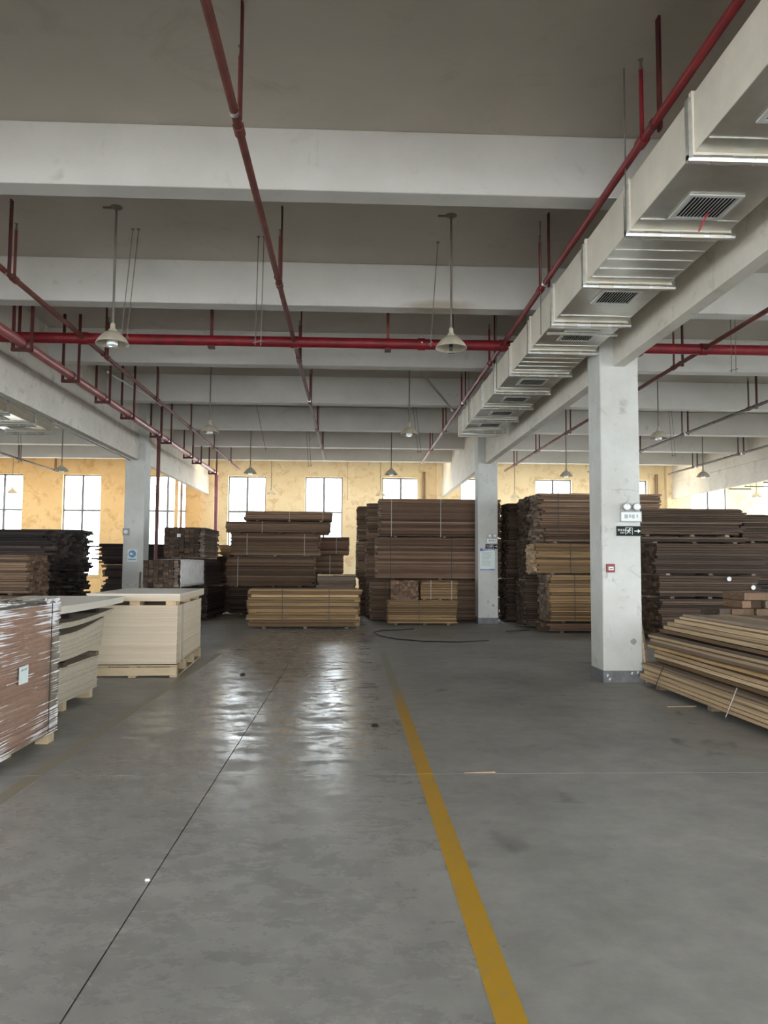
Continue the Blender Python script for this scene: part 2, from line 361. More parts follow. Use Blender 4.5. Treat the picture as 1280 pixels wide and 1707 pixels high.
M['w_brown'] = mat_wood('brown_sawn_timber', [(0.090,0.055,0.035), (0.180,0.114,0.072), (0.132,0.082,0.052), (0.240,0.158,0.099), (0.108,0.066,0.043), (0.198,0.127,0.080)])
M['w_red'] = mat_wood('reddish_sawn_timber', [(0.116,0.067,0.044), (0.201,0.122,0.079), (0.146,0.085,0.056), (0.268,0.173,0.109), (0.122,0.073,0.049), (0.220,0.134,0.086)])
M['w_tan'] = mat_wood('tan_sawn_timber', [(0.163,0.098,0.050), (0.300,0.190,0.091), (0.200,0.120,0.060), (0.425,0.285,0.140), (0.225,0.140,0.070), (0.338,0.219,0.105)])
M['w_grey'] = mat_wood('grey_brown_timber', [(.12,.088,.066), (.22,.168,.128), (.15,.113,.085), (.29,.222,.165), (.13,.096,.073)])
M['w_dark'] = mat_wood('dark_stained_timber', [(.020,.014,.013), (.040,.028,.026), (.065,.048,.042), (.028,.019,.018)])
M['w_darkbrown'] = mat_wood('dark_brown_timber', [(.036,.022,.015), (.078,.049,.032), (.05,.031,.021), (.108,.072,.048), (.045,.028,.02)])
M['w_light'] = mat_wood('light_sawn_timber', [(0.329,0.232,0.140), (0.512,0.378,0.237), (0.403,0.288,0.174), (0.610,0.470,0.302), (0.354,0.250,0.150), (0.549,0.415,0.266)], vary=.3)
M['ply'] = mat_wood('pale_plywood', [(.60,.50,.375), (.66,.555,.42), (.63,.525,.395)], sx=.6, sy=14, lo=.93, hi=1.05, vary=.05)
M['ply_grey'] = mat_wood('greyish_plywood', [(.42,.365,.28), (.47,.41,.32), (.44,.385,.30)], sx=.6, sy=14, lo=.9, hi=1.08, vary=.05)
M['ply_top'] = plain('pale_plywood_face', (.66,.61,.52), .55, noise=.06, scale=2)
M['ply_red'] = mat_wood('reddish_plywood', [(.50,.32,.23), (.55,.36,.265), (.58,.385,.285)], sx=.6, sy=14, lo=.85, hi=1.1, vary=.05)
M['pallet'] = mat_wood('pallet_pine', [(.46,.36,.23), (.54,.43,.28), (.40,.30,.19)], lo=.85, hi=1.1, vary=.05)

# ------------------------------------------------------------------ hall dimensions
XW0, XW1 = -25.2, 23.1           # side walls
YR, YB = -10.4, 31.76            # rear wall, window wall
Z_SLAB, Z_BEAM, Z_GIRD, Z_LEDGE = 6.11, 5.45, 4.41, 5.10
COLX = [-15.58, -5.92, 3.74, 13.4]
ROWY = [0.3, 10.83, 21.36]
BEAMY = [-6.3, -2.8, .7, 4.2, 7.72, 11.28, 14.75, 18.3, 21.95, 25.25, 28.5]
WINX = [-17.35, -14.2, -11.05, -7.6, -4.35, -1.19, 2.0, 5.25, 8.4, 11.62, 15.03, 18.2]
WZ0, WZ1, WHALF = 1.07, 5.2, .77

# ------------------------------------------------------------------ floor
floor = structure(MB().box(XW0, XW1, YR, YB, -.14, -.012).build('floor', M['joint']))
JX, JY = -1.0, 6.0
xs = [XW0, -13.0, JX, 11.0, XW1]; ys = [YR, JY, 18.9, YB]
for i in range(len(xs)-1):
    for j in range(len(ys)-1):
        g = .004
        x0 = xs[i] + (g if i else 0); x1 = xs[i+1] - (g if i < len(xs)-2 else 0)
        gy = .003
        y0 = ys[j] + (gy if j else 0); y1 = ys[j+1] - (gy if j < len(ys)-2 else 0)
        MB().box(x0, x1, y0, y1, -.013, 0).build('floor_slab', M['floor'], floor)
def lane(x, w, y0, y1, mat, label):
    o = MB().box(x-w/2, x+w/2, y0, y1, -.001, .0015).build('lane_marking', mat, floor); o['label'] = label
lane(.575, .115, -3.0, JY-.004, M['yellow'], 'yellow painted lane line, bright near the camera')
lane(.575, .115, JY+.004, 14.15, M['yellow'], 'yellow painted lane line, worn towards its far end')
lane(-2.36, .11, JY+.004, 13.9, M['yellow_faded'], 'faded yellow lane line beside the plywood')
lane(-2.36, .11, -3.0, JY-.004, M['yellow_faded'], 'faded yellow lane line')

# ------------------------------------------------------------------ walls and windows
wb = MB()
T = .26
edges = [XW0]
for cx in WINX: edges += [cx-WHALF, cx+WHALF]
edges.append(XW1)
wb.box(XW0, XW1, YB, YB+T, 0, WZ0); wb.box(XW0, XW1, YB, YB+T, WZ1, Z_SLAB)
for i in range(0, len(edges), 2): wb.box(edges[i], edges[i+1], YB, YB+T, WZ0, WZ1)
wall_back = structure(wb.build('wall_back', M['wall']))
MB().box(XW0, XW1, YB-.02, YB, WZ1+.0, WZ1+.035).build('lintel_ledge', M['wall'], wall_back)
for cx in COLX:
    MB().box(cx-.275, cx+.275, YB-.28, YB, 0, Z_SLAB).build('pilaster', M['wall'], wall_back, bevel=.012)

def window(n, x0, x1, z0, z1, bars_z, y, t=.12, axis='y', mull=True, name='window'):
    """frame, mullion, transoms and separate panes; axis gives the wall normal"""
    def bx(mb, a0, a1, d0_, d1_, c0, c1):
        return mb.box(a0, a1, d0_, d1_, c0, c1) if axis == 'y' else mb.box(d0_, d1_, a0, a1, c0, c1)
    root = bpy.data.objects.new('%s_%d' % (name, n), None); COL.objects.link(root); structure(root)
    root.empty_display_size = .1
    yc = y
    fr = MB(); fw = .05
    bx(fr, x0, x0+fw, yc-.04, yc+.04, z0, z1); bx(fr, x1-fw, x1, yc-.04, yc+.04, z0, z1)
    bx(fr, x0+fw, x1-fw, yc-.04, yc+.04, z0, z0+fw); bx(fr, x0+fw, x1-fw, yc-.04, yc+.04, z1-fw, z1)
    fr.build('window_frame', M['frame'], root)
    xm = (x0+x1)/2; mw = .042
    if mull: bx(MB(), xm-mw, xm+mw, yc-.035, yc+.035, z0+fw, z1-fw).build('mullion', M['frame'], root)
    zl = [z0+fw] + list(bars_z) + [z1-fw]
    for zb in bars_z:
        bx(MB(), x0+fw, x1-fw, yc-.03, yc+.03, zb-.038, zb+.038).build('transom', M['frame'], root)
    for a in range(len(zl)-1):
        for (p0, p1) in (((x0+fw, xm-mw), (xm+mw, x1-fw)) if mull else ((x0+fw, x1-fw),)):
            c0 = zl[a] + (.02 if a else 0); c1 = zl[a+1] - (.02 if a < len(zl)-2 else 0)
            bx(MB(), p0, p1, yc-.004, yc+.004, c0, c1).build('pane', M['glass'], root)
    return root
wi = 1
for cx in WINX:
    window(wi, cx-WHALF, cx+WHALF, WZ0, WZ1, (2.27, 3.74), YB+.16); wi += 1
    MB().box(cx-WHALF-.03, cx+WHALF+.03, YB-.04, YB+.1, WZ0-.035, WZ0+.004).build('window_sill', M['wall'], wall_back)
    portal('daylight_portal', (cx, YB+T+.02, (WZ0+WZ1)/2), (math.radians(-90),0,0), 2*WHALF, WZ1-WZ0)

# unseen side and rear walls; their windows and loading doors added to supply daylight
def side_wall(name, x, s, wins):
    mb = MB(); a, b_ = (x-T, x) if s < 0 else (x, x+T)
    z0, z1 = 1.07, 5.2
    mb.box(a, b_, YR, YB, 0, z0); mb.box(a, b_, YR, YB, z1, Z_SLAB)
    e = [YR]
    for c in wins: e += [c-1.4, c+1.4]
    e.append(YB)
    for i in range(0, len(e), 2): mb.box(a, b_, e[i], e[i+1], z0, z1)
    w = structure(mb.build(name, M['wall_plain']))
    global wi
    for c in wins:
        window(wi, c-1.4, c+1.4, z0, z1, (2.27, 3.74), (a+b_)/2, axis='x'); wi += 1
        portal('daylight_portal', ((a if s < 0 else b_) + s*.02, c, (z0+z1)/2), (0, math.radians(-90 if s < 0 else 90), 0), z1-z0, 2.8)
SW = [-8.2, -4.6, -1.0, 2.6, 6.2, 9.8, 13.4, 24.2, 27.2, 30.1]
side_wall('wall_left', XW0, -1, [-8.2, -4.6, -1.0, 2.6, 24.2, 27.2, 30.1]); side_wall('wall_right', XW1, 1, SW)
DOORS = [(-13.5, -8.5), (-4.2, 2.2), (6.2, 11.2)]
mb = MB(); e = [XW0]
for (a, b_) in DOORS: e += [a, b_]
e.append(XW1)
for i in range(0, len(e), 2): mb.box(e[i], e[i+1], YR-T, YR, 0, 4.9)
mb.box(XW0, XW1, YR-T, YR, 4.9, Z_SLAB)
wall_front = structure(mb.build('wall_front', M['wall_plain']))
for i, (a, b_) in enumerate(DOORS):
    d = structure(MB().box(a-.08, a+.02, YR-T-.02, YR+.03, 0, 4.9).box(b_-.02, b_+.08, YR-T-.02, YR+.03, 0, 4.9).box(a+.02, b_-.02, YR-T-.02, YR+.03, 4.82, 4.98).build('door_%d' % (i+1), M['grey']))
    portal('daylight_portal', ((a+b_)/2, YR-T-.02, 2.45), (math.radians(90),0,0), b_-a, 4.9)
ground = structure(MB().box(-60, 60, -70, YR-T-.03, -.16, -.02).build('yard_ground', plain('pale_yard_concrete', (.45,.44,.42), .8)))
# yard_ground_back
structure(MB().box(-60, 60, YB+T+.03, 90, -.16, -.02).build('yard_ground_back', bpy.data.materials['pale_yard_concrete']))

# ------------------------------------------------------------------ ceiling
SK0, SK1 = 28.85, 29.95            # added roof-light strip, unseen behind the last beam, to brighten the window wall
ceil = structure(MB().box(XW0-T, XW1+T, YR-T, SK0, Z_SLAB, Z_SLAB+.2).build('ceiling', M['slab']))
MB().box(XW0-T, XW1+T, SK1, YB+T, Z_SLAB, Z_SLAB+.2).build('ceiling_strip', M['slab'], ceil)
sk = structure(MB().box(XW0-T, XW1+T, SK0, SK0+.06, Z_SLAB+.02, Z_SLAB+.24).box(XW0-T, XW1+T, SK1-.06, SK1, Z_SLAB+.02, Z_SLAB+.24).build('window_%d' % wi, M['frame']))  # frame of the added roof light, numbered on with the windows
nsk = 16
for k in range(nsk):
    xa = XW0+(XW1-XW0)*k/nsk; xb = XW0+(XW1-XW0)*(k+1)/nsk
    MB().box(xa+.03, xb-.03, SK0+.05, SK1-.05, Z_SLAB+.1, Z_SLAB+.11).build('pane', M['added_roof_glass'], sk)
    MB().box(xa-.03, xa+.03, SK0+.05, SK1-.05, Z_SLAB+.06, Z_SLAB+.2).build('added_roof_bar', M['frame'], sk)
for k in range(4):
    w_ = (XW1-XW0)/4; portal('daylight_portal', (XW0+w_*(k+.5), (SK0+SK1)/2, Z_SLAB+.26), (0,0,0), w_, SK1-SK0)
for y in BEAMY:
    MB().box(XW0, XW1, y, y+.28, Z_BEAM, Z_SLAB).build('beam', M['beam'], ceil, bevel=.012)
for cx in COLX:
    yy = [YR] + [v for r in ROWY for v in (r-.275, r+.275)] + [YB-.28]
    for i in range(0, len(yy), 2):
        MB().prism([(cx-.08, Z_GIRD), (cx+.08, Z_GIRD), (cx+.08, Z_LEDGE-.02), (cx+.055, Z_LEDGE), (cx+.055, Z_SLAB), (cx-.055, Z_SLAB), (cx-.055, Z_LEDGE), (cx-.08, Z_LEDGE-.02)], yy[i], yy[i+1]).build('girder', M['girder'], ceil)

# ------------------------------------------------------------------ columns
cidx = {}
COLLAB = {(2,1): 'white painted square column nearest the camera, with exit sign and red call point',
          (2,2): 'white painted square column with a blue-headed notice, behind the nearest column',
          (1,1): 'white painted square column left of the wrapped pallet, outside the picture',
          (1,2): 'white painted square column with a round blue sign, behind the plywood on the left'}
for i, cx in enumerate(COLX):
    for j, ry in enumerate(ROWY):
        if (i, j) not in COLLAB: continue
        lab = COLLAB.get((i, j), 'white painted square column standing outside the picture')
        t = thing('concrete_column', lab, 'column', (cx, ry, 0), group='white columns')
        sh = MB().box(-.275, .275, -.275, .275, 0, Z_SLAB).build('shaft', M['column'], t, bevel=.018)
        MB().box(-.279, .279, -.279, .279, 0, .165).build('base_band', M['band'], t)['label'] = 'dark grey painted base band'
        cidx[(i, j)] = t
def chip(t, x, z, r, label):
    mb = MB(); pts = []
    for k in range(9):
        a = 2*math.pi*k/9; rr = r*random.uniform(.75, 1.1); pts.append((x+rr*math.cos(a), z+rr*math.sin(a)))
    mb.prism(pts, -.279, -.272); mb.prism([(x+(p[0]-x)*.5, z+(p[1]-z)*.5) for p in pts], -.283, -.276)
    mb.build('chipped_hole', M['grey'], t)['label'] = label
chip(cidx[(2,1)], .15, .56, .05, 'dark chipped hole low on the column')
chip(cidx[(2,2)], .14, .50, .042, 'dark hole low on the column')
# paint chips on the base band
mb = MB()
for (x, z) in ((-.22,.1),(.12,.13),(.2,.14),(-.19,.05)): mb.obox((x, -.2795, z), (.02, .004, .035), (0, .4, 0))
mb.build('bare_chips', M['white'], cidx[(2,1)])
# hairline cracks
mb = MB(); px, pz = -.14, 2.66
for k in range(9):
    nx, nz = px+.045, pz + random.uniform(-.012, .012); mb.bar((px,-.2765,pz), (nx,-.2765,nz), .003, .005); px, pz = nx, nz
mb.build('crack', M['grey'], cidx[(2,1)])

# ------------------------------------------------------------------ signs on the columns
def text_mesh(body, size, mat, name, parent, loc, rot=(math.radians(90),0,0), align='CENTER'):
    c = bpy.data.curves.new(name, 'FONT'); c.body = body; c.size = size; c.align_x = align; c.align_y = 'CENTER'; c.extrude = .0012
    tmp = bpy.data.objects.new(name, c); COL.objects.link(tmp)
    dg = bpy.context.evaluated_depsgraph_get(); me = bpy.data.meshes.new_from_object(tmp.evaluated_get(dg))
    bpy.data.objects.remove(tmp); me.materials.clear(); me.materials.append(mat)
    return put(name, me, parent, loc, (1,1,1), rot)
def emergency_light(cx, fy, z, label):
    t = thing('emergency_light', label, 'emergency light', (cx, fy, z), group='emergency lights')
    MB().box(-.145, .145, -.05, 0, -.07, .07).build('housing', M['white'], t, bevel=.008)
    MB().box(-.15, .15, -.052, -.046, -.074, -.062).box(-.15, .15, -.052, -.046, .062, .074).box(-.15, -.14, -.052, -.046, -.062, .062).box(.14, .15, -.052, -.046, -.062, .062).build('rim', M['grey'], t)
    mb = MB()
    for k, (x, w) in enumerate(((-.07,.05),(-.015,.03),(.03,.035),(.085,.02))): mb.box(x-w/2, x+w/2, -.0515, -.0495, -.025+.01*(k%2), .03)
    stuff(mb.build('print', M['ink'], t))
    for s in (-1, 1):
        h = MB().lathe([(.0,.02),(.045,.015),(.056,-.02),(.058,-.045),(.05,-.05),(.0,-.05)], (s*.07, -.045, .135), 20, 'y').build('lamp_head', M['grey'], t, smooth=True)
        MB().lathe([(.046,-.051),(.03,-.058),(.0,-.06)], (s*.07, -.045, .135), 20, 'y').build('lens', M['alu'], h, smooth=True)
        MB().box(s*.07-.012, s*.07+.012, -.035, -.015, .06, .1).build('bracket', M['grey'], t)
    return t
def exit_sign(cx, fy, z, label, w=.36, h=.14):
    t = thing('exit_sign', label, 'exit sign', (cx, fy, z), group='exit signs')
    MB().box(-w/2, w/2, -.025, 0, -h/2, h/2).build('sign_box', M['blackp'], t, bevel=.004)
    MB().box(-w/2, w/2, -.027, -.02, h/2-.006, h/2).box(-w/2, w/2, -.027, -.02, -h/2, -h/2+.006).build('edge', M['grey'], t)
    text_mesh('安全出口', .034, M['signw'], 'lettering', t, (-w*.27, -.0265, .012))
    text_mesh('EXIT', .03, M['signw'], 'lettering', t, (-w*.27, -.0265, -.026))
    y0, y1 = -.0275, -.024
    fr = MB(); a = .048
    fr.box(-.05, -.044, y0, y1, -a, a).box(.044, .05, y0, y1, -a, a).box(-.044, .044, y0, y1, a-.006, a)
    fr.build('doorway_symbol', M['signw'], t)
    mn = MB().lathe([(0,y0),(.0095,y0),(.0095,y1),(0,y1)], (.012, 0, .03), 10, 'y')
    for (p, q, wd) in (((.006,.02),(-.006,-.008),.016),((.006,.018),(.028,.008),.008),((.004,.018),(-.018,.012),.008),((-.018,.012),(-.024,-.004),.008),((-.006,-.006),(.016,-.016),.010),((.016,-.016),(.012,-.04),.009),((-.008,-.006),(-.014,-.024),.010),((-.014,-.024),(-.034,-.03),.009)):
        mn.bar((p[0],-.0258,p[1]), (q[0],-.0258,q[1]), .003, wd)
    mn.build('running_figure', M['signw'], t)
    MB().bar((.075,-.0258,0), (.13,-.0258,0), .003, .012).prism([(.125,-.028),(.165,0),(.125,.028)], y0, y1).build('arrow', M['signw'], t)
    return t
F1Y, F2Y = ROWY[1]-.275, ROWY[2]-.275
emergency_light(3.865, F1Y, 2.285, 'white twin-spot emergency light on the nearest column')
exit_sign(3.84, F1Y, 2.085, 'black exit sign with white arrow on the nearest column', .34, .145)
emergency_light(3.845, F2Y, 2.27, 'small twin-spot emergency light on the column with the notice')
exit_sign(3.835, F2Y, 2.115, 'black exit sign above the notice on the farther column', .33, .13)
t = thing('fire_call_point', 'small red fire alarm call point on the nearest column', 'call point', (3.575, F1Y, 1.57))
MB().box(-.058, .058, -.04, 0, -.058, .058).build('body', M['redp'], t, bevel=.006)
MB().box(-.034, .034, -.044, -.038, -.028, .02).build('press_plate', M['white'], t)
MB().box(-.02, .02, -.0455, -.043, -.012, .0).build('print', M['redp'], t)
MB().tube([(-.045,-.012,-.058), (-.047,-.008,-.1), (-.05,-.006,-.13)], .003, 6).build('wire', M['cable'], t)
t = thing('notice_board', 'white notice sheet with blue header on the farther column', 'notice', (3.725, F2Y, 1.76))
MB().box(-.205, .205, -.008, 0, -.3, .3).build('sheet', M['paper'], t)
MB().prism([(-.205,.3),(-.205,.225),(-.1,.235),(0,.25),(.205,.255),(.205,.3)], -.0098, -.0075).build('header', M['indigo'], t)
mb = MB()
for k in range(7): mb.box(-.13+.045*k, -.1+.045*k, -.0105, -.0095, .262, .29)
mb.build('header_print', M['signw'], t)
mb = MB()
for k in range(13):
    z = .2-.031*k; mb.box(-.165, -.165+random.uniform(.2,.32), -.0092, -.0075, z-.005, z+.005)
mb.build('printed_lines', M['ink'], t)
MB().prism([(-.205,-.3),(.205,-.3),(.205,-.262),(.1,-.258),(0,-.272),(-.1,-.268),(-.205,-.262)], -.0098, -.0075).build('footer_wave', M['blue'], t)
FL = F2Y
t = thing('round_blue_sign', 'white plate with round blue mandatory symbol on the left column', 'sign', (-5.935, FL, 1.8))
MB().box(-.125, .125, -.006, 0, -.165, .165).build('plate', M['signw'], t)
MB().lathe([(0,-.009),(.1,-.009),(.1,-.005)], (0,0,.045), 28, 'y').build('blue_disc', M['blue'], t)
MB().lathe([(0,-.011),(.035,-.011),(.035,-.008)], (-.03,0,.045), 18, 'y').box(.0, .045, -.011, -.008, .02, .03).build('head_symbol', M['signw'], t)
mb = MB()
for k in range(4): mb.box(-.1+.052*k, -.06+.052*k, -.008, -.0055, -.125, -.085)
mb.build('caption_print', M['blue'], t)
t = thing('wall_speaker', 'small grey square box with round speaker on the left column', 'speaker', (-6.115, FL, 2.44))
MB().box(-.085, .085, -.06, 0, -.095, .095).build('body', M['grey'], t, bevel=.006)
MB().lathe([(.0,-.068),(.02,-.07),(.05,-.064),(.058,-.058)], (0,0,0), 20, 'y').build('speaker_cone', M['white'], t, smooth=True)
t = thing('leaning_stick', 'dark narrow stick leaning on the left column behind the plywood', 'stick', (-5.70, FL-.05, 0))
MB().bar((0,-.12,0), (.0,.03,1.36), .05, .02).build('plank', M['w_grey'], t)
# two offcut planks leaning by the nearest column
t = tag(MB().bar((4.15,10.62,0), (4.03,10.72,.92), .045, .02).build('leaning_stick', M['w_grey']), 'longer thin stick leaning on the right side of the nearest column', 'stick', 'sticks by the column')
t = tag(MB().bar((4.075,10.58,0), (4.022,10.62,.66), .03, .02).build('leaning_stick', M['w_light']), 'shorter thin stick leaning on the right side of the nearest column', 'stick', 'sticks by the column')

# ------------------------------------------------------------------ sprinkler pipes
MIDY = [2.45, 5.95, 9.5, 13.25, 16.75, 20.3, 23.75, 27.05, 30.3]
mesh_coupl = {}
def branch(x, y0, y1, mat, hm, label, z=5.2, r=.036, head_skip=()):
    t = thing('sprinkler_branch_pipe', label, 'pipe', (x, y0, z), group='sprinkler branch pipes')
    MB().tube([(0,0,0), (0,y1-y0,0)], r, 12).build('pipe', mat, t, smooth=True)
    for y in MIDY:
        if not (y0+.1 < y < y1-.1): continue
        h = MB().bar((.048,y-y0,-.05), (.048,y-y0,Z_SLAB-z), .02, .065).build('hanger', hm, t)
        MB().tube([(0,y-y0-.02,0),(0,y-y0+.02,0)], r+.008, 12).build('clip', M['zinc'] if random.random() < .4 else hm, t, smooth=True)
        s = MB().tube([(-.0,y-y0+.26,0),(-.0,y-y0+.26,.63)], .019, 8).build('riser', mat if hm == M['darkred'] and mat != M['purple'] else hm, t, smooth=True)
        MB().tube([(0,y-y0+.26,.63),(0,y-y0+.26,.66),(0,y-y0+.26,.72),(0,y-y0+.26,.725)], [.022,.014,.012,.026], 8).build('sprinkler_head', M['stem'], s, smooth=True)
        MB().tube([(0,y-y0+.2,0),(0,y-y0+.32,0)], r+.012, 12).build('tee_fitting', mat, t, smooth=True)
    return t
branch(-.97, -6, 26.2, M['dullred'], M['darkred'], 'dusty red sprinkler branch pipe crossing above the middle aisle')
branch(2.43, -6, 27.0, M['red'], M['darkred'], 'bright red sprinkler branch pipe running along the duct')
branch(-4.33, -6, 29.5, M['dullred'], M['darkred'], 'red sprinkler branch pipe nearest the left girder')
branch(5.8, -6, 29.0, M['dullred'], M['darkred'], 'dark red sprinkler branch pipe just right of the nearest column')
branch(9.02, -6, 29.0, M['brownpipe'], M['darkred'], 'thin brownish sprinkler branch pipe in the middle of the right bay')
branch(12.35, -6, 29.5, M['brownpipe'], M['darkred'], 'thin brownish sprinkler branch pipe close to the rightmost girder')
branch(-11.65, 14, 30.8, M['brownpipe'], M['darkred'], 'thin sprinkler branch pipe in the far left bay')

t = thing('sprinkler_main_pipe', 'thick bright red main pipe crossing the hall under the beams', 'pipe', (0, 12.34, 5.2))
MB().tube([(-14,0,0), (13.2,0,0)], .085, 18).build('pipe', M['red'], t, smooth=True)
for x in (-11.6, -8.6, -5.35, -2.3, .55, 1.6, 4.7, 7.6, 10.6):
    h = MB().bar((x,-.03,-.13), (x,-.03,Z_SLAB-5.2), .05, .012).build('hanger', M['darkred'] if x not in (.55,) else M['dullred'], t)
    MB().box(x-.05, x+.05, -.1, .04, -.135, -.1).build('saddle', M['darkred'], h)
for x in (-.97, 2.43, -4.33, 5.8, 9.02, 1.1, 3.95):
    MB().tube([(x-.06,0,0),(x+.06,0,0)], .098, 18).build('coupling', M['red'], t, smooth=True)
for x in (1.1, 3.95):
    MB().tube([(x,-.105,0),(x,-.12,0)], .016, 8).tube([(x,0,.098),(x,0,.14)], .012, 8).build('bolt', M['zinc'], t, smooth=True)

t = thing('fire_main_pipe', 'faded thick red pipe on trapeze hangers beside the left girder', 'pipe', (-5.12, 10.0, 4.98))
MB().tube([(0,-16,0),(0,18.85,0),(0,18.97,-.03),(0,19.0,-.12),(0,19.0,-4.9)], .075, 16).build('pipe', M['purple'], t, smooth=True)
for y in (11.9, 13.95, 15.75, 17.5, 20.05, 21.1, 24.0, 25.3, 28.2):
    h = MB().box(-.16, .16, y-10.03, y-9.97, -.13, -.08).build('trapeze_bar', M['darkred'], t)
    for x in (-.14, .14): MB().box(x-.02, x+.02, y-10.02, y-9.98, -.12, Z_SLAB-4.98).build('drop_rod', M['darkred'], h)
    MB().tube([(0,y-10-.03,0),(0,y-10+.03,0)], .084, 16).build('clamp', M['darkred'], t, smooth=True)
d = MB().tube([(0,10.35,-.02),(0,10.35,-4.97)], .05, 12).build('drop_pipe', M['darkred'], t, smooth=True)
MB().tube([(0,10.35,.0),(0,10.35,-.14)], .062, 12).build('elbow', M['darkred'], d, smooth=True)
# seismic braces: grey tubes from beam to branch pipe
def brace(p0, p1, label):
    t = thing('diagonal_brace', label, 'brace', p0, group='diagonal braces')
    q = Vector(p1)-Vector(p0)
    MB().tube([(0,0,0), tuple(q)], .022, 10).build('tube', M['galv'], t, smooth=True)
    MB().tube([(0,0,0), tuple(q*.06)], .035, 8).build('end_fitting', M['zinc'], t, smooth=True)
    MB().tube([tuple(q*.95), tuple(q)], .035, 8).build('end_fitting', M['zinc'], t, smooth=True)
brace((1.45, 17.3, Z_SLAB), (2.36, 17.9, 5.24), 'grey diagonal brace beside the far end of the duct')
brace((-5.55, 17.3, 5.9), (-4.42, 17.8, 5.24), 'grey diagonal brace above the left girder')

# ------------------------------------------------------------------ ducts
def duct(label, x0, x1, y0, y1, z0, z1, brk, grl, rods, rx, left=True):
    t = thing('air_duct', label, 'duct', (x0, y0, z0))
    W, H = x1-x0, z1-z0
    segs = [y0] + [b for b in brk if y0 < b < y1] + [y1]
    for i in range(len(segs)-1):
        a, b = segs[i]-y0, segs[i+1]-y0
        s = MB().box(0, W, a+.012, b-.012, 0, H).build('duct_section', M['galv'], t)
        MB().box(-.003, 0, a+.014, b-.014, .003, H-.003).build('lit_side_sheet', M['duct_side'], s)  # same steel as the section, coloured as its lit side
        MB().box(W, W+.003, a+.014, b-.014, .003, H-.003).build('lit_side_sheet', M['duct_side'], s)
        mb = MB(); k = a+.2
        if any(segs[i] < gy < segs[i+1] for gy in grl): k = b-.22
        while k < b-.1:
            mb.box(.01, W-.01, k-.004, k+.004, -.006, 0); k += .235
        stuff(mb.build('stiffener_ridges', M['zinc'], s))
        MB().box(-.02, W+.02, b-.022, b+.022, -.02, H+.02).build('flange', M['duct_side'], t)
    for b in brk:
        a = b-y0
        br = MB().tube([(-.05,a,-.045),(W+.06,a,-.045)], .03, 8).build('trapeze_bar', M['zinc'], t)
        for (c, l) in ((.12,.16),(.45,.22),(.72,.14)):
            MB().tube([(c,a,-.045),(c+l,a,-.045)], .036, 8).build('foil_wrap', M['galv'], br)
        MB().box(-.05, -.022, a-.03, a+.03, -.05, H-.04).build('side_upright', M['zinc'], br)
        MB().box(W+.022, W+.05, a-.03, a+.03, -.05, H-.04).build('side_upright', M['zinc'], br)
    for b in rods:
        for x in (-.075, W+.085):
            if x > 0 and not rx: continue
            MB().tube([(x,b-y0,-.06),(x,b-y0,Z_SLAB-z0)], .007, 6).build('threaded_rod', M['stem'], t)
    for gy in grl:
        a = gy-y0; gx0, gx1, hy = .24, .70, .22
        g = MB().box(gx0, gx1, a-hy, a-hy+.035, -.016, -.002).box(gx0, gx1, a+hy-.035, a+hy, -.016, -.002).box(gx0, gx0+.035, a-hy+.035, a+hy-.035, -.016, -.002).box(gx1-.035, gx1, a-hy+.035, a+hy-.035, -.016, -.002).build('grille_frame', M['alu'], t)
        MB().box(gx0+.03, gx1-.03, a-hy+.03, a+hy-.03, -.003, -.001).build('grille_back', M['black'], g)
        n = 13
        for k in range(n):
            c = gx0+.045+(gx1-gx0-.09)*k/(n-1)
            MB().obox((c, a, -.009), (.004, 2*hy-.07, .016), (0,.5,0)).build('slat', M['alu'], g)
    return t
BR = [1.5, 2.8, 4.1, 5.4, 6.7, 8.0, 9.32, 10.6, 11.9, 13.2, 14.5, 15.8, 17.1]
dct = duct('long galvanised air duct with grilles along the right girder', 2.5, 3.4, -4, 17.95, 4.65, 5.1, BR, [4.75, 6.22, 8.43, 9.92, 12.5, 13.85, 15.15, 16.45], (6.6, 9.72, 12.8, 15.9), False)
mb = MB(); mb.box(0, .93, 13.70, 13.73, -.06, -.03); mb.build('joint_strip', M['zinc'], dct)
MB().bar((.52, 6.28+4, -.02), (.5, 6.42+4, -.13), .014, .003).build('red_ribbon', M['ribbon'], dct)['label'] = 'red ribbon hanging from the grille'
duct('galvanised air duct end seen beyond the left girder', -8.05, -7.05, -4, 18.25, 4.65, 5.1, [13.2, 14.5, 15.8, 17.1, 18.1], [13.9, 16.4, 17.6], (17.1,), False)
tag(MB().tube([(-6.05,13,4.385),(-6.05,21.05,4.385)], .016, 8).build('conduit', M['stem']), 'thin dark conduit clipped under the left girder', 'conduit')

# ------------------------------------------------------------------ pendant lamps
def lamp_parts():
    sh = [(.022,.17),(.04,.165),(.05,.15),(.052,.125),(.085,.118),(.13,.075),(.175,.025),(.2,-.02),(.203,-.028),(.197,-.03),(.165,.02),(.12,.065),(.07,.108),(.02,.112)]
    return {'shade': MB().lathe(sh, n=32).mesh('shade', M['lamp'], True),
            'collar': MB().lathe([(.0,.235),(.022,.235),(.03,.21),(.03,.168),(.0,.168)], n=16).mesh('collar', M['lamp'], True),
            'bulb': MB().lathe([(.0,-.055),(.05,-.055),(.066,-.046),(.07,-.03),(.07,.05),(.05,.1),(.0,.11)], n=24).mesh('bulb', M['bulb'], True),
            'socket': MB().lathe([(.0,-.06),(.022,-.06),(.026,-.03),(.026,.11),(.0,.11)], n=16).mesh('socket', M['socket'], True),
            'canopy': MB().lathe([(.0,-.03),(.025,-.03),(.03,-.012),(.075,-.008),(.075,0),(.0,0)], n=20).mesh('canopy', M['stem'], True)}
LP = lamp_parts()
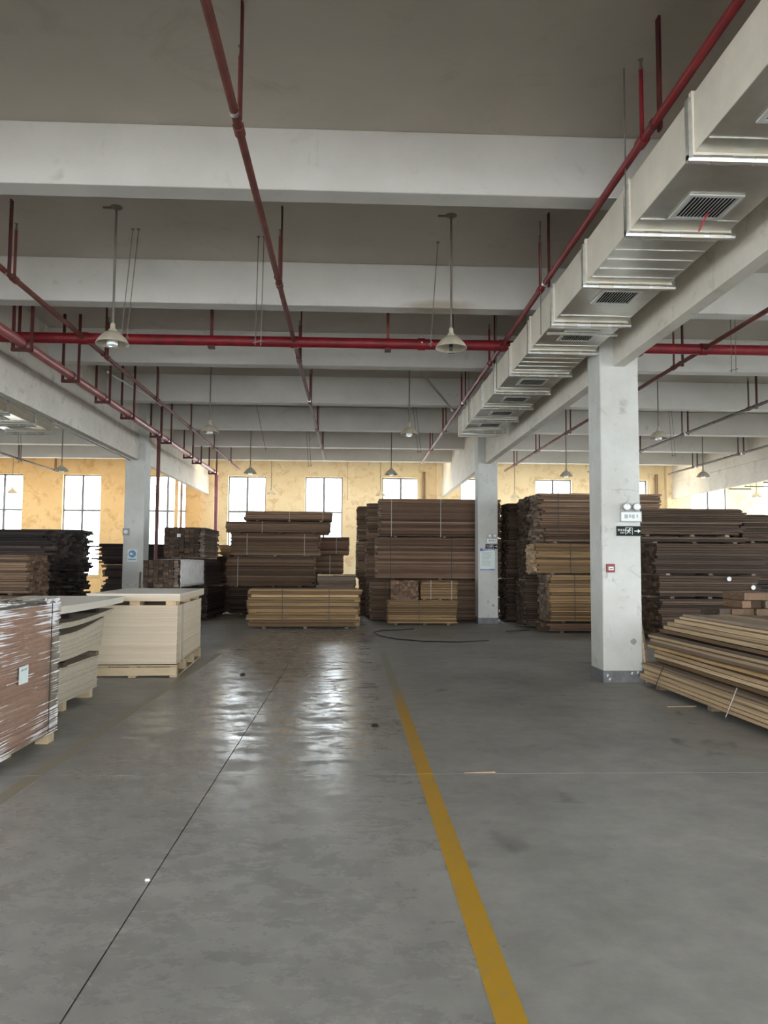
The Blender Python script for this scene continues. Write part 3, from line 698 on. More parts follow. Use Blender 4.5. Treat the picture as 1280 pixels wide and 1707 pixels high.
def lamp(x, y, z, label, bulb=True):
    t = thing('pendant_lamp', label, 'lamp', (x, y, z), group='pendant factory lamps')
    put('shade', LP['shade'], t); put('collar', LP['collar'], t)
    put('bulb' if bulb else 'socket', LP['bulb' if bulb else 'socket'], t)
    put('canopy', LP['canopy'], t, (0,0,Z_SLAB-z))
    MB().tube([(0,0,.2),(0,0,Z_SLAB-z-.01)], .015, 8).build('stem', M['stem'], t, smooth=True)
    MB().box(-.17, -.06, -.012, .012, Z_SLAB-z-.02, Z_SLAB-z).build('junction_strip', M['stem'], t)
for (x, y, z, l, b) in [
    (-3.03, 9.62, 4.37, 'beige pendant lamp with white bulb, largest one on the left', True),
    (1.24, 9.62, 4.39, 'beige pendant lamp with empty dark socket, large one near the middle', False),
    (-3.1, 16.6, 4.45, 'mid-distance pendant lamp left of the middle pipe, in front of the far beams', True),
    (1.22, 16.6, 4.46, 'mid-distance pendant lamp left of the end of the long duct', True),
    (6.75, 16.6, 4.45, 'mid-distance pendant lamp just right of the nearest column', True),
    (-8.8, 23.5, 4.38, 'far pendant lamp in the left bay above a window', True),
    (-3.13, 23.5, 4.38, 'far dark pendant lamp in front of the window left of the tall middle stacks', True),
    (1.18, 23.5, 4.39, 'far dark pendant lamp above the window behind the tall three-tier stack', True),
    (6.62, 23.5, 4.40, 'far dark pendant lamp between the two right columns', True),
    (10.95, 23.5, 4.43, 'far dark pendant lamp in the right bay over the dark stack', True),
    (-13.2, 30.3, 4.3, 'tiny pendant lamp against the leftmost window', True),
    (-3.2, 30.3, 4.37, 'tiny pale pendant lamp against the cream wall between two windows', True),
    (1.1, 30.3, 4.35, 'tiny pale pendant lamp at the edge of the window above the tall stack', True),
    (6.45, 30.3, 4.33, 'tiny pale pendant lamp against the wall right of the notice column', True),
    (16.3, 30.3, 4.45, 'tiny pale pendant lamp at the right edge of the picture', True)]:
    lamp(x, y, z, l, b)

# hanging wire pairs with hooks
def wires(x, y, dx, z0, label, n=2):
    t = thing('hanging_wire', label, 'wire', (x, y, Z_SLAB), group='hanging wire pairs')
    L = Z_SLAB-z0
    for k in range(n):
        o = k*.075
        MB().tube([(o,0,0),(o+dx*.5,0,-L*.5),(o+dx,0,-L)], .006, 6).build('rod', M['stem'], t)
        MB().lathe([(.0,-.012),(.022,-.012),(.022,0),(.0,0)], (o,0,0), 10).build('anchor', M['stem'], t)
    MB().bar((dx-.03,0,-L+.03), (dx+.075*(n-1)+.03,0,-L+.07), .012, .012).build('hook', M['stem'], t)
wires(1.16, 10.45, -.10, 4.62, 'single slanting wire beside the lamp with the empty socket', 1)
wires(-1.33, 10.4, -.02, 4.58, 'pair of thin wires left of the middle sprinkler pipe')
wires(-3.0, 10.25, -.12, 4.55, 'pair of thin wires behind the large left lamp')
wires(6.15, 12.1, .0, 4.75, 'pair of thin wires in front of the main pipe at the right')
wires(-2.62, 20.0, .35, 4.55, 'long slanting wire right of the mid-distance left lamp', 1)
wires(-1.45, 23.0, .12, 4.5, 'pair of thin wires near the far end of the middle pipe')
wires(1.55, 20.2, .18, 4.55, 'pair of thin wires right of the middle mid-distance lamp')
wires(8.4, 20.0, .1, 4.5, 'pair of thin wires in the right bay')
wires(-8.9, 20.5, .1, 4.2, 'pair of thin wires hanging in the left bay below the duct end')
wires(-.2, 30.2, .0, 4.1, 'thin single wire against the cream wall', 1)

# empty trapeze brackets in the bay beyond the rightmost girder
for (x0_, x1_, y_, l) in ((13.92, 14.75, 27.8, 'farthest of the three thin brackets under the ceiling at the right edge'), (14.05, 14.9, 26.9, 'middle one of the three thin brackets under the ceiling at the right edge'), (14.0, 14.85, 25.55, 'nearest of the three thin brackets under the ceiling at the right edge')):
    t = thing('hanging_bracket', l, 'bracket', (x0_, y_, 4.5), group='empty trapeze brackets')
    MB().box(0, x1_-x0_, -.025, .025, -.05, 0).build('cross_bar', M['stem'], t)
    for x in (.02, x1_-x0_-.02): MB().tube([(x,0,-.03),(x,0,Z_SLAB-4.5)], .008, 6).build('threaded_rod', M['stem'], t)
# rain pipes on the window wall
for (x, w, l) in ((-7.0, .05, 'brown rain pipe left of the fire main on the cream wall'), (2.95, .06, 'brown rain pipe left of the middle pilaster on the cream wall'), (12.75, .06, 'brown rain pipe left of the right pilaster on the cream wall')):
    t = thing('wall_pipe', l, 'pipe', (x, YB-.09, 0), group='pipes on the window wall')
    MB().tube([(0,0,0),(0,0,Z_BEAM)], w, 10).build('pipe', plain('brown_pipe', (.30,.20,.12), .6) if 'brown_pipe' not in bpy.data.materials else bpy.data.materials['brown_pipe'], t, smooth=True)
    for z in (1.2, 2.8, 4.4): MB().box(-w-.02, w+.02, -.02, .09, z-.02, z+.02).build('clip', M['stem'], t)
    MB().box(-.28, -.14, .03, .09, 0, Z_BEAM).build('cable_trunking', M['wall'], t)

# ------------------------------------------------------------------ timber bundles
BPOOL = {}
def board_meshes(key):
    if key in BPOOL: return BPOOL[key]
    out = []
    for v in range(5):
        mb = MB(); n = 5; rnd = random.Random(100+v)
        prof = []
        for i in range(n+1):
            x = -.5+i/n; dy = rnd.uniform(-.03,.03); dz = rnd.uniform(-.05,.05) if 0 < i < n else rnd.uniform(-.02,.02)
            prof.append((x, dy, dz))
        for (x, dy, dz) in prof:
            mb.v += [(x,-.5+dy,-.47+dz),(x,.5+dy,-.47+dz),(x,.5+dy,.47+dz),(x,-.5+dy,.47+dz)]
        for i in range(n):
            for k in range(4): mb.f.append((i*4+k, i*4+(k+1)%4, i*4+4+(k+1)%4, i*4+4+k))
        mb.f += [(3,2,1,0), tuple(n*4+k for k in range(4))]
        mb.f = [tuple(reversed(f)) for f in mb.f]
        out.append(mb.mesh('board', M[key]))
    BPOOL[key] = out; return out

def bundle(label, x0, x1, yf, dep, z0, z1, mat='w_brown', t=.045, jit=.05, axis='x', rot=0.0, cols=6, straps=(.28,.74), sm='strapd', hb=.06, bearers=True, core=None, group='strapped timber bundles', front2=False):
    """boards lie along local x, visible face is local -y"""
    if axis == 'x': L, D = x1-x0, dep; loc = ((x0+x1)/2, yf+dep/2, z0); rz = rot
    else:           L, D = dep, x1-x0; loc = ((x0+x1)/2, yf+dep/2, z0); rz = math.pi/2+rot
    H = z1-z0-.008
    root = thing('timber_bundle', label, 'timber', loc, rz, group)
    if not bearers: hb = 0
    hb = min(hb, .045)
    bm_ = board_meshes('w_grey' if mat != 'w_dark' else 'w_darkbrown')
    if hb:
        for fx in (-.36, .02, .36):
            put('bearer', random.choice(bm_), root, (fx*L+random.uniform(-.05,.05), 0, hb/2), (D*.96, .085, hb), (0,0,math.pi/2))
        for fy in (.1, .4): put('bearer', bm_[0], root, (0, D*fy, hb/2), (L*.97, .09, hb*1.1), (0,0,0))  # lengthwise strips added to stop light showing through the bearer gap
    w = D/cols
    fm = board_meshes(mat)
    ths = []; z = hb
    while z < H-t*.45:
        a = min(t*random.uniform(.6, 1.35), H-z)
        if H-(z+a) < t*.45: a = H-z
        ths.append((z, a)); z += a
    n = len(ths)
    for (zb, th) in ths:
        l = L*random.uniform(.955, 1.0) if jit < .09 else L*random.uniform(.88, 1.0); off = random.uniform(-1, 1)*jit
        put('board', random.choice(fm), root, (off*.7, -D/2+w/2+random.uniform(-.022,.026), zb+th/2), (l, w*.97, th*random.uniform(.84,.97)), (0,0,random.uniform(-.005,.005)))
    mb = MB()
    for i in range(n):
        for c in range(1, cols):
            ww = w*random.uniform(.9,1.0); y = -D/2+(c+.5)*w
            a = -L/2+random.uniform(-.2,1.0)*jit; b = L/2-random.uniform(-.2,1.0)*jit
            zb, th = ths[i]; zb += random.uniform(0,.003)
            mb.box(a, b, y-ww/2, y+ww/2, max(hb, zb-.004), zb+th)
    if mb.v: stuff(mb.build('inner_boards', M[core or mat], root))
    for s in straps:
        x = (s-.5)*L; e = .005; wd = .008
        MB().box(x-wd, x+wd, -D/2-.02-e, -D/2-.02, hb*.4, H+e).box(x-wd, x+wd, D/2+.012, D/2+.012+e, hb*.4, H+e).box(x-wd, x+wd, -D/2-.02, D/2+.012, H-.004, H+e).build('strap', M[sm], root)
    return root

G = 'strapped timber bundles'
# --- low bundle in front, left of the middle
bundle('low tan timber bundle with black straps on the floor in front of the left stack', -2.62, .2, 19.3, 1.1, 0, .98, 'w_tan', .085, .12, rot=.05, cols=7, straps=(.31,.72), core='w_tan', hb=.08)
# --- left-middle stack, five tiers
bundle('bottom tier of the left-middle timber stack, mostly hidden by the low tan bundle', -3.88, -1.07, 24.5, 1.1, 0, .86, 'w_darkbrown', .05, .07)
bundle('second tier from below of the left-middle timber stack', -3.99, -1.19, 24.5, 1.1, .86, 1.83, 'w_brown', .055, .06, straps=(.14,), sm='strapw')
bundle('third tier of the left-middle timber stack with two pale straps', -3.86, -1.03, 24.5, 1.1, 1.83, 2.55, 'w_brown', .05, .06, straps=(.19,.83), sm='strapw')
bundle('fourth tier of the left-middle timber stack, the widest one', -4.0, -.72, 24.5, 1.1, 2.55, 2.94, 'w_red', .055, .08, straps=(.35,), sm='strapw', hb=.05)
bundle('topmost reddish tier of the left-middle timber stack, against the windows', -3.45, -.66, 24.5, 1.1, 2.94, 3.28, 'w_red', .06, .05, straps=(.52,.9), sm='strapw', hb=.04)
bundle('bottom tier of the narrow stack right behind the left-middle stack', -1.9, -.2, 26.2, 1.0, 0, 1.25, 'w_darkbrown', .05, .06, straps=())
bundle('middle tier of the narrow stack behind the left-middle stack', -1.9, -.3, 26.2, 1.0, 1.25, 1.91, 'w_brown', .05, .05, straps=(.72,), sm='strapw')
bundle('upper tier of the narrow stack behind the left-middle stack', -2.0, -.1, 26.2, 1.0, 1.91, 2.53, 'w_red', .05, .05, straps=(.77,), sm='strapw')
bundle('bottom tier behind the left-middle stack, its left end sticking out', -4.6, -2.3, 26.2, 1.0, 0, 1.85, 'w_darkbrown', .06, .06, straps=())
bundle('upper tier behind the left-middle stack, its left end sticking out', -4.5, -2.3, 26.2, 1.0, 1.85, 2.23, 'w_tan', .06, .08, straps=())
bundle('short grey bundle with pale loose boards on top, behind the low tan bundle', -1.02, .11, 22.5, 1.1, 0, 1.26, 'w_grey', .05, .06, straps=(), core='w_darkbrown')
t = thing('loose_boards', 'three pale loose boards lying on the short grey bundle', 'boards', (-.45, 23.0, 1.26))
for k, (a, z, l) in enumerate(((-.32,.02,.46),(.05,.022,.4),(.38,.024,.36))):
    put('board', board_meshes('w_light')[k], t, (a, -.1, z), (l, .5, .045), (0,0,random.uniform(-.06,.06)))
# --- tall three-tier stack in the middle (three rows deep)
T3 = [(0, 1.17), (1.17, 2.37), (2.37, 3.5)]
nm = ['bottom', 'middle', 'top']
XS = {0: [(.5,4.25), (.66,4.3), (.76,4.3)], 1: [(.42,4.0), (.40,4.1), (.42,4.1)], 2: [(.22,4.0), (.12,4.1), (.14,4.1)]}
rowname = ['front row of the tall three-tier middle stack', 'second row back of the tall three-tier middle stack', 'rearmost row of the tall three-tier middle stack']
for r in range(3):
    for k in range(3):
        z0, z1 = T3[k]
        if r: z1 -= .04
        if r and k: z0 -= .04
        bundle('%s bundle in the %s' % (nm[k], rowname[r]), XS[r][k][0], XS[r][k][1], 21.95+1.28*r, 1.12, z0, z1, 'w_red' if r == 0 and k else 'w_brown', .043, .05, straps=((.1,.5) if k == 2 else (.12,.6)) if r == 0 else (), sm='strapw' if k == 2 else 'strapd', core='w_grey')
bundle('low honey-coloured timber bundle standing before the tall middle stack', .95, 2.83, 20.55, 1.05, 0, .66, 'w_tan', .055, .03, straps=(.45,), core='w_tan')
bundle('small bundle on the honey-coloured one showing dark board ends', 1.04, 1.79, 20.58, 1.0, .66, 1.19, 'w_red', .05, .03, axis='y', cols=10, straps=(), core='w_red', hb=.03)
bundle('small pale bundle on the right half of the honey-coloured one', 1.84, 2.84, 20.6, .95, .66, 1.19, 'w_tan', .06, .03, straps=(.27,.83), sm='strapw', core='w_tan', hb=.03)
# --- stack between the two right columns
bundle('thin lowest bundle of the stack left of the nearest column', 4.62, 7.4, 18.25, 1.15, 0, .23, 'w_brown', .06, .06, straps=(), hb=.05)
bundle('large lower bundle of the stack left of the nearest column', 4.70, 7.5, 18.25, 1.15, .23, 1.38, 'w_tan', .062, .05, straps=(.22,), core='w_grey', hb=.05)
bundle('tan middle bundle of the stack left of the nearest column', 4.38, 7.5, 18.25, 1.15, 1.38, 2.13, 'w_tan', .06, .05, straps=(.27,), core='w_light', hb=.06)
bundle('ragged top bundle of the stack left of the nearest column', 4.45, 7.5, 18.25, 1.15, 2.13, 3.35, 'w_brown', .058, .13, straps=(.16,.42), sm='strapd', core='w_grey', hb=.06)
for r, (xa, yf, s) in enumerate(((4.42, 19.6, 'second row'), (4.34, 21.75, 'third row'))):
    for k, (a, b) in enumerate(((0,1.2),(1.2,2.3),(2.3,3.38))):
        bundle('%s dark bundle in the %s right of the notice column' % (nm[k], s), xa+.03*k, 7.6, yf, 1.15, a, b, 'w_darkbrown', .048, .07, straps=(), core='w_darkbrown')
# --- dark stack right of the nearest column
bundle('lowest visible tier of the dark stack right of the nearest column', 6.38, 9.0, 15.8, 1.15, 0, .93, 'w_darkbrown', .055, .06, straps=())
bundle('second tier from below of the dark stack right of the nearest column', 6.34, 8.5, 15.8, 1.15, .93, 1.41, 'w_darkbrown', .05, .06, straps=())
bundle('third tier of the dark stack right of the nearest column, slightly lighter', 6.26, 8.72, 15.8, 1.15, 1.41, 2.08, 'w_darkbrown', .05, .07, straps=(), core='w_darkbrown')
bundle('thin fourth tier of the dark stack right of the nearest column', 6.0, 8.3, 15.8, 1.15, 2.08, 2.22, 'w_darkbrown', .045, .06, straps=(), hb=.03)
bundle('topmost tier of the dark stack right of the nearest column', 5.8, 8.25, 15.8, 1.15, 2.22, 2.82, 'w_darkbrown', .045, .12, straps=())
bundle('lower bundle at the right edge behind the dark stack', 8.9, 11.5, 17.2, 1.2, 0, 1.2, 'w_dark', .05, .06, straps=())
bundle('middle bundle at the right edge behind the dark stack', 8.8, 11.5, 17.2, 1.2, 1.2, 2.14, 'w_darkbrown', .05, .06, straps=())
bundle('upper bundle at the right edge behind the dark stack', 8.75, 11.5, 17.2, 1.2, 2.14, 2.8, 'w_darkbrown', .05, .1, straps=())
for k, (x, y, z) in enumerate(((7.85, 15.765, 1.345), (8.36, 15.765, 1.17))):
    tag(MB().lathe([(0,-.006),(.045,-.006),(.05,0)], (x, y, z), 12, 'y').build('paper_tag', M['white']), ['white round tag on the dark stack, the upper left one', 'white round tag on the dark stack, the lower right one'][k], 'tag', 'paper tags on the dark stack')
# --- far left stacks
bundle('dark lower bundle of the ragged stack at the far left, near row', -10.2, -6.85, 17.7, 1.15, 0, .95, 'w_dark', .05, .12, straps=())
bundle('dark middle bundle of the ragged stack at the far left, near row', -10.2, -6.9, 17.7, 1.15, .95, 1.72, 'w_dark', .045, .16, straps=())
bundle('dark top bundle of the ragged stack at the far left, near row', -10.1, -6.75, 17.7, 1.15, 1.72, 2.33, 'w_dark', .045, .14, straps=(.62,), sm='strapw')
bundle('dark lower bundle of the ragged stack at the far left, rear row', -10.2, -6.75, 19.1, 1.1, 0, 1.35, 'w_dark', .05, .16, straps=())
bundle('dark upper bundle of the ragged stack at the far left, rear row', -10.2, -6.7, 19.1, 1.1, 1.35, 2.42, 'w_dark', .045, .2, straps=())
bundle('reddish bundle at the left edge in front of the ragged dark stack, lower one', -9.2, -6.66, 16.2, 1.1, 0, .92, 'w_brown', .05, .08, straps=())
bundle('reddish bundle at the left edge in front of the ragged dark stack, upper one', -9.2, -6.66, 16.2, 1.1, .92, 1.76, 'w_brown', .05, .08, straps=(), core='w_brown')
bundle('lower dark bundle with stepped end just left of the left column', -7.65, -5.6, 24.0, 1.1, 0, 1.55, 'w_dark', .05, .24, straps=())
bundle('upper dark bundle with stepped end just left of the left column', -7.85, -5.5, 24.0, 1.1, 1.55, 2.2, 'w_dark', .05, .3, straps=())
# --- end-on stack right of the left column
bundle('bottom bundle of the end-on stack right of the left column', -5.0, -4.05, 21.9, 3.1, 0, .92, 'w_dark', .05, .05, axis='y', cols=7, straps=(), core='w_darkbrown')
bundle('middle bundle of the end-on stack right of the left column', -5.1, -4.12, 21.9, 2.6, .92, 1.74, 'w_dark', .05, .05, axis='y', cols=7, straps=(), core='w_darkbrown')
bt = bundle('top bundle of the end-on stack right of the left column, with a white tag', -5.3, -4.17, 21.9, 2.3, 1.74, 2.62, 'w_grey', .05, .05, axis='y', cols=8, straps=(.3,.7), core='w_darkbrown')
MB().box(-1.16, -1.152, .1, .2, .6, .69).build('white_tag', M['white'], bt)
bundle('hidden lower bundle under the wrapped bundle behind the plywood', -4.55, -3.75, 16.9, 2.7, 0, 1.05, 'w_dark', .05, .04, axis='y', cols=6, straps=(), core='w_darkbrown')
bw = bundle('bundle with white-wrapped side and dark board ends behind the plywood', -4.52, -3.76, 16.9, 2.7, 1.05, 1.67, 'w_grey', .05, .03, axis='y', cols=7, straps=(.2,.8), core='w_darkbrown', hb=.03)
mb = MB(); nx, nz = 18, 8
for i in range(nx+1):
    for k in range(nz+1):
        mb.v.append((-1.33+2.66*i/nx, -.41-.012*random.random()-.012*(k % 2), .03+.6*k/nz))
for i in range(nx):
    for k in range(nz):
        a = i*(nz+1)+k; mb.f.append((a, a+nz+1, a+nz+2, a+1))
b0 = len(mb.v)
for i in range(nx+1): mb.v += [(-1.33+2.66*i/nx, -.41, .636+.006*random.random()), (-1.33+2.66*i/nx, .1, .632+.006*random.random())]
for i in range(nx): mb.f.append((b0+2*i, b0+2*i+2, b0+2*i+3, b0+2*i+1))
o = mb.build('wrap_sheet', M['wrap'], bw, smooth=True); o['label'] = 'crinkled white wrapping on the bundle side'
sd = o.modifiers.new('thickness', 'SOLIDIFY'); sd.thickness = .003

# --- near right pile: boards along the hall, fanned and uneven
t = thing('timber_pile', 'large loose pile of light boards on the floor right of the nearest column', 'timber', (4.6, 8.2, 0))
lm = board_meshes('w_light'); tm = board_meshes('w_tan'); gm = board_meshes('w_grey')
for fy in (-2.0, .3, 1.75): put('bearer', random.choice(gm), t, (.05, fy, .04), (1.35, .1, .08), (0,0,0))
def pile_board(x, w, far, ln, z, th, yaw, tilt=0):
    mesh = random.choice(lm if random.random() < .62 else (tm if random.random() < .6 else gm))
    put('board', mesh, t, (x+w/2+math.sin(yaw)*ln/2, far-ln/2, z+th/2), (ln, w*.98, th*.95), (tilt, 0, math.pi/2+yaw))
z = .08; i = 0
# groups of layers: (upto z, far end, yaw, x shift)
groups = [(.30, -.04, .000, .0), (.47, -.14, -.012, .05), (.68, .15, .016, -.02), (.95, -.06, -.006, .02)]
while z < .95:
    th = random.choice((.032,.038,.044,.05))
    gz, goff, gyaw, gx = next(g for g in groups if z < g[0])
    base = 3.84+.5*z-4.6+gx+random.uniform(-.025,.025)
    yoff = goff+random.uniform(-.13,.07)-(max(0, z-.72)*1.6)
    yaw = gyaw+random.uniform(-.006,.006); x = base; k = 0
    while x < .66-.28*z:
        w = random.choice((.14,.17,.2,.24)); ln = random.uniform(4.15,4.45)
        far = 2.27+yoff+(random.uniform(-.12,.1) if k else 0)
        if 4.6+x < 4.1: far = min(far, 2.28)
        pile_board(x, w, far, ln, z, th, yaw+random.uniform(-.004,.004))
        x += w+random.uniform(.004,.02); k += 1
    z += th+.0015
    nxt = next((g for g in groups if z < g[0]), None)
    if nxt and nxt[0] != gz: z += .018
    i += 1
for y, zt in ((1.5, .34), (-.35, .36)):
    xb = lambda q: 3.84+.5*q-4.6-.035
    MB().bar((xb(.06),y,.06), (xb(zt)-.02,y,zt), .004, .008).build('strap', M['strapd'] if y > 1 else M['strapw'], t)
# blocks behind it
bmx = board_meshes('w_brown')
t = thing('timber_offcuts', 'stack of chunky timber blocks seen end-on behind the loose pile', 'timber', (6.0, 11.6, 0))
for fy in (-.15, .2): put('bearer', random.choice(gm), t, (0, fy, .05), (1.25, .1, .1), (0,0,0))
z = .1; lay = 0
while z < 1.2:
    th = random.uniform(.085,.12); x = -.58+random.uniform(-.03,.03)
    top = z+th > 1.1
    if top: x = -.2
    while x < .55:
        w = random.choice((.11,.14,.18))
        put('block', random.choice(bmx if random.random() < .6 else gm), t, (x+w/2, random.uniform(-.07,.03), z+th/2), (.62+random.uniform(-.06,.06), w*.95, th*.96), (0,0,math.pi/2+random.uniform(-.03,.03)))
        x += w+random.uniform(0,.02)
    z += th; lay += 1

# ------------------------------------------------------------------ plywood stacks on the left
def pallet(t, w, l, z1, mat='pallet', nb=3):
    bm_ = board_meshes(mat)
    for fx in (-.46, 0, .46):
        for fy in [(-.47+.94*k/(nb-1)) for k in range(nb)]:
            MB().box(fx*w-.05, fx*w+.05, fy*l-.06, fy*l+.06, .02, z1-.022).build('pallet_block', M[mat], t)
        put('bottom_board', random.choice(bm_), t, (fx*w, 0, .01), (l, .1, .022), (0,0,math.pi/2))
    for k in range(7):
        put('deck_board', random.choice(bm_), t, (0, (-.46+.92*k/6)*l, z1-.011), (w, .13, .022), (0,0,0))
# neat stack
t = thing('plywood_stack', 'neat pale plywood sheet stack on a pallet with a thick slab on top', 'plywood', (-3.125, 12.22, 0), .055)
pallet(t, 1.22, 2.42, .17, nb=4)
MB().box(-.605, .605, -1.228, -1.2, .03, .142).build('pallet_fascia', M['pallet'], t)
mb = MB(); n = 46; z = .185; th = (1.005-.185)/n
for k in range(n):
    dx, dy = random.uniform(-.003,.003), random.uniform(-.003,.003); lean = -.02*(k/n)
    mb.box(-.60+dx, .60+dx, -1.20+dy-lean*.0, 1.2+dy, z+k*th+.0006, z+(k+1)*th-.0006)
stuff(mb.build('plywood_sheets', M['ply'], t))
for (x, y) in ((-.5,-1.0),(0,-1.0),(.5,-1.0),(-.5,0),(.5,0),(-.5,1.0),(.5,1.0)):
    MB().box(x-.07, x+.07, y-.16, y+.16, 1.005, 1.065).build('spacer_block', M['w_light'], t)
for k in range(5):
    MB().box(-.63+random.uniform(-.003,.003), .64, -1.245+random.uniform(-.003,.003), 1.23, 1.065+k*.021, 1.065+k*.021+.0205).build('plywood_sheet', M['ply_top'] if k == 4 else M['ply'], t)
MB().box(.602, .615, -.95, -.72, .19, 1.0).build('side_strip', M['ply_grey'], t)  # greyer strip down the right side

# warped stack behind the wrapped pallet
def warped(mb, x0, x1, y0, y1, zf, th, n=16):
    b = len(mb.v)
    for i in range(n+1):
        y = y0+(y1-y0)*i/n; z = zf(i/n)
        mb.v += [(x0,y,z),(x1,y,z),(x1,y,z+th),(x0,y,z+th)]
    for i in range(n):
        for k in range(4): mb.f.append((b+i*4+k, b+i*4+4+k, b+i*4+4+(k+1)%4, b+i*4+(k+1)%4))
    mb.f += [(b,b+1,b+2,b+3), (b+n*4+3,b+n*4+2,b+n*4+1,b+n*4)]
t = thing('warped_plywood_stack', 'greyish stack of warped plywood sheets between the wrapped pallet and the neat stack', 'plywood', (-3.70, 8.6, 0))
for fy in (-.95, 0, .85): MB().box(-.6, .6, fy-.05, fy+.05, 0, .1).build('bearer', M['pallet'], t)
mb = MB(); n = 20
for k in range(n): mb.box(-.61+random.uniform(-.004,.004), .61+random.uniform(-.004,.004), -1.22, 1.02+random.uniform(-.012,.012), .1+k*.019, .1+k*.019+.0183)
stuff(mb.build('lower_sheets', M['ply_grey'], t))
for fy in (-1.0, -.1, .93): MB().box(-.6, .63, fy-.06, fy+.06, .48, .53).build('spacer_block', M['w_grey'], t)
sag = lambda u: -.045*math.sin(math.pi*min(1, u*1.02)) + .07*max(0, u-.55)**1.3
mb = MB()
for k in range(17): warped(mb, -.61+random.uniform(-.004,.004), .61+random.uniform(-.004,.004), -1.2, 1.12+.02*random.random()+k*.006, lambda u, k=k: .545+k*.0185+sag(u)*(.6+k/17*.9)+.03, .0178)
stuff(mb.build('sagging_sheets', M['ply_grey'], t))
for k in range(3):
    mb = MB(); warped(mb, -.62, .63+.01*k, -1.1, 1.38+.05*k, lambda u, k=k: .925+k*.021+.075*max(0, u-.45)**1.2-.03*math.sin(math.pi*u), .019)
    mb.build('curled_sheet', M['ply_grey'], t)
for fy in (-.9, .1, .98): MB().box(-.55, .6, fy-.05, fy+.05, .985 if fy < .5 else 1.0, 1.075).build('spacer_block', M['w_dark'], t)
for k in range(4):
    mb = MB(); warped(mb, -.64, .64, -.42-.6, 1.9+.015*k, lambda u, k=k: 1.06+k*.02+.07*(u-.35)**2-.015*u, .0195)
    mb.build('top_sheet', M['ply_top'], t)

# stretch-wrapped pallet
t = thing('wrapped_pallet', 'reddish plywood stack in shiny stretch film on a pallet at the left edge', 'wrapped pallet', (-3.27, 5.98, 0))
for fx in (-.5, 0, .5):
    for fy in (-1.12, -.55, 0, .55, 1.12):
        x0_ = (.49 if fy > 1 else .36) if fx > .4 else fx-.06
        MB().box(x0_, x0_+.11, fy-.07, fy+.07, 0, .09).build('pallet_block', M['pallet'], t)
MB().box(-.6, .6, -1.21, 1.21, .09, .112).build('pallet_deck', M['pallet'], t)
mb = MB(); n = 58
for k in range(n): mb.box(-.6+random.uniform(-.003,.003), .6+random.uniform(-.003,.003), -1.2, 1.2+random.uniform(-.003,.003), .112+k*.0191, .112+k*.0191+.0184)
stuff(mb.build('plywood_sheets', M['ply_red'], t))
MB().box(-.6, .6, -1.2, 1.2, 1.222, 1.232).build('top_board', M['ply_top'], t)
for (x, y) in ((.6, 1.2), (.6, -1.2)):
    MB().box(x-.1 if False else x+.001, x+.006, y-.13 if y > 0 else y, y if y > 0 else y+.13, .1, 1.22).box(x-.12, x+.006, y+.001 if y > 0 else y-.006, y+.006 if y > 0 else y-.001, .1, 1.22).build('corner_protector', M['ply_grey'], t)
fm = MB(); ny, nz_ = 60, 34
def film_side(fix, axis):
    b = len(fm.v)
    for i in range(ny+1):
        for k in range(nz_+1):
            a = -1.0+2.0*i/ny; z = .085+1.155*k/nz_
            wob = .004*math.sin(k*2.3+i*.35)+.003*random.random()
            if axis == 'x': fm.v.append((fix+math.copysign(.006+abs(wob), fix), a*1.21, z))
            else: fm.v.append((a*.613, fix+math.copysign(.006+abs(wob), fix), z))
    for i in range(ny):
        for k in range(nz_):
            q = b+i*(nz_+1)+k; fm.f.append((q, q+nz_+1, q+nz_+2, q+1))
film_side(.61, 'x'); film_side(-.61, 'x'); film_side(1.212, 'y'); film_side(-1.212, 'y')
b = len(fm.v)   # ruffled film folded over the top edge
for i in range(ny+1):
    a = (-1.0+2.0*i/ny)*1.21
    for (x, z) in ((.62,1.235),(.6,1.262),(.52,1.246),(.36,1.238)):
        fm.v.append((x+random.uniform(-.012,.012), a, z+random.uniform(-.004,.02)*(1.6 if i > ny*.8 else 1)))
for i in range(ny):
    for k in range(3): q = b+i*4+k; fm.f.append((q, q+4, q+5, q+1))
b = len(fm.v)
for i in range(ny+1):
    a = (-1.0+2.0*i/ny)*.61
    for (y, z) in ((1.222,1.235),(1.2,1.258),(1.1,1.246),(.98,1.238)):
        fm.v.append((a, y+random.uniform(-.012,.012), z+random.uniform(-.004,.02)))
for i in range(ny):
    for k in range(3): q = b+i*4+k; fm.f.append((q, q+4, q+5, q+1))
fm.build('stretch_film', M['film'], t, smooth=True)['label'] = 'glossy clear stretch film with creases'
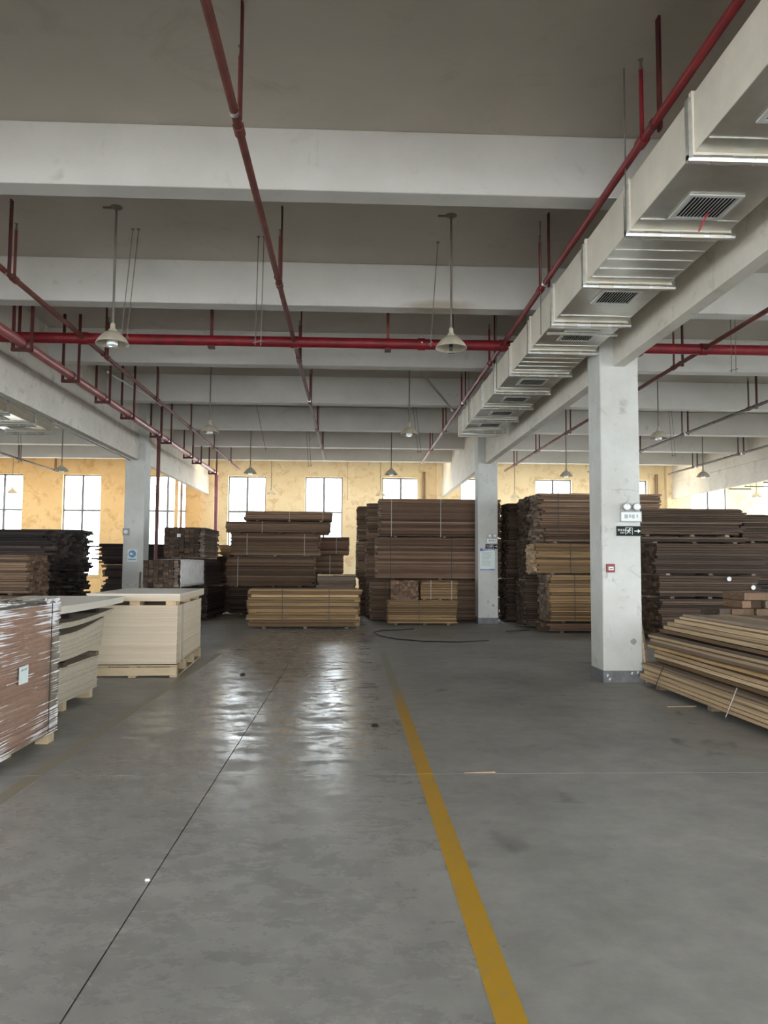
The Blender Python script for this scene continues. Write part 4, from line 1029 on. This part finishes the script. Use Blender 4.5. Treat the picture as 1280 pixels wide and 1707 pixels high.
MB().box(.617, .621, .99, 1.004, .1, 1.24).box(-.6, .617, .99, 1.004, 1.236, 1.24).build('strap', M['strapd'], t)
MB().box(.618, .621, .36, .53, .62, .76).build('paper_label', M['paper'], t)['label'] = 'pale sticker on the film'

# ------------------------------------------------------------------ small things on the floor
tag(MB().tube([(1.55,19.2,.012),(1.2,18.9,.012),(.75,18.75,.012),(.52,18.2,.012),(.62,17.4,.012),(.95,16.6,.012),(1.5,16.1,.012),(2.2,15.95,.012),(2.9,16.3,.012)], .012, 8).build('floor_cable', M['cable'], smooth=True), 'thin black cable curling on the floor before the honey-coloured bundle', 'cable')
def crumb(x, y, s, mat, label, cat='debris'):
    mb = MB(); pts = [(s*random.uniform(.6,1)*math.cos(a), s*random.uniform(.5,1)*math.sin(a)) for a in [2*math.pi*k/7 for k in range(7)]]
    b = len(mb.v); mb.v += [(p[0],p[1],0) for p in pts]+[(p[0]*.6,p[1]*.6,s*.5) for p in pts]
    mb.f += [tuple(reversed(range(7))), tuple(range(7,14))]+[(k,(k+1)%7,7+(k+1)%7,7+k) for k in range(7)]
    tag(mb.build('floor_crumb', mat, loc=(x,y,.0)), label, cat, 'crumbs on the floor')
crumb(-1.55, 11.25, .06, M['cable'], 'black crumb on the shiny floor left of the floor joint')
crumb(.24, 7.75, .045, M['w_dark'], 'dark crumb on the floor just left of the yellow line')
crumb(.47, 7.85, .018, M['w_dark'], 'tiny dark crumb touching the yellow line')
crumb(-1.02, 4.05, .017, M['white'], 'small white crumb in the floor joint near the camera')
tag(MB().bar((.88,6.02,.004),(1.12,6.03,.004),.008,.008).build('floor_sliver', M['w_light']), 'pale wood sliver on the floor right of the yellow line', 'debris')
tag(MB().bar((3.6,8.75,.005),(3.95,8.78,.005),.012,.01).build('floor_sliver', M['w_light']), 'pale wood sliver in front of the loose board pile', 'debris')
tag(MB().bar((3.75,18.6,.01),(4.35,18.9,.01),.09,.02).build('floor_plank', M['w_dark']), 'dark short plank on the floor between the right columns', 'plank')
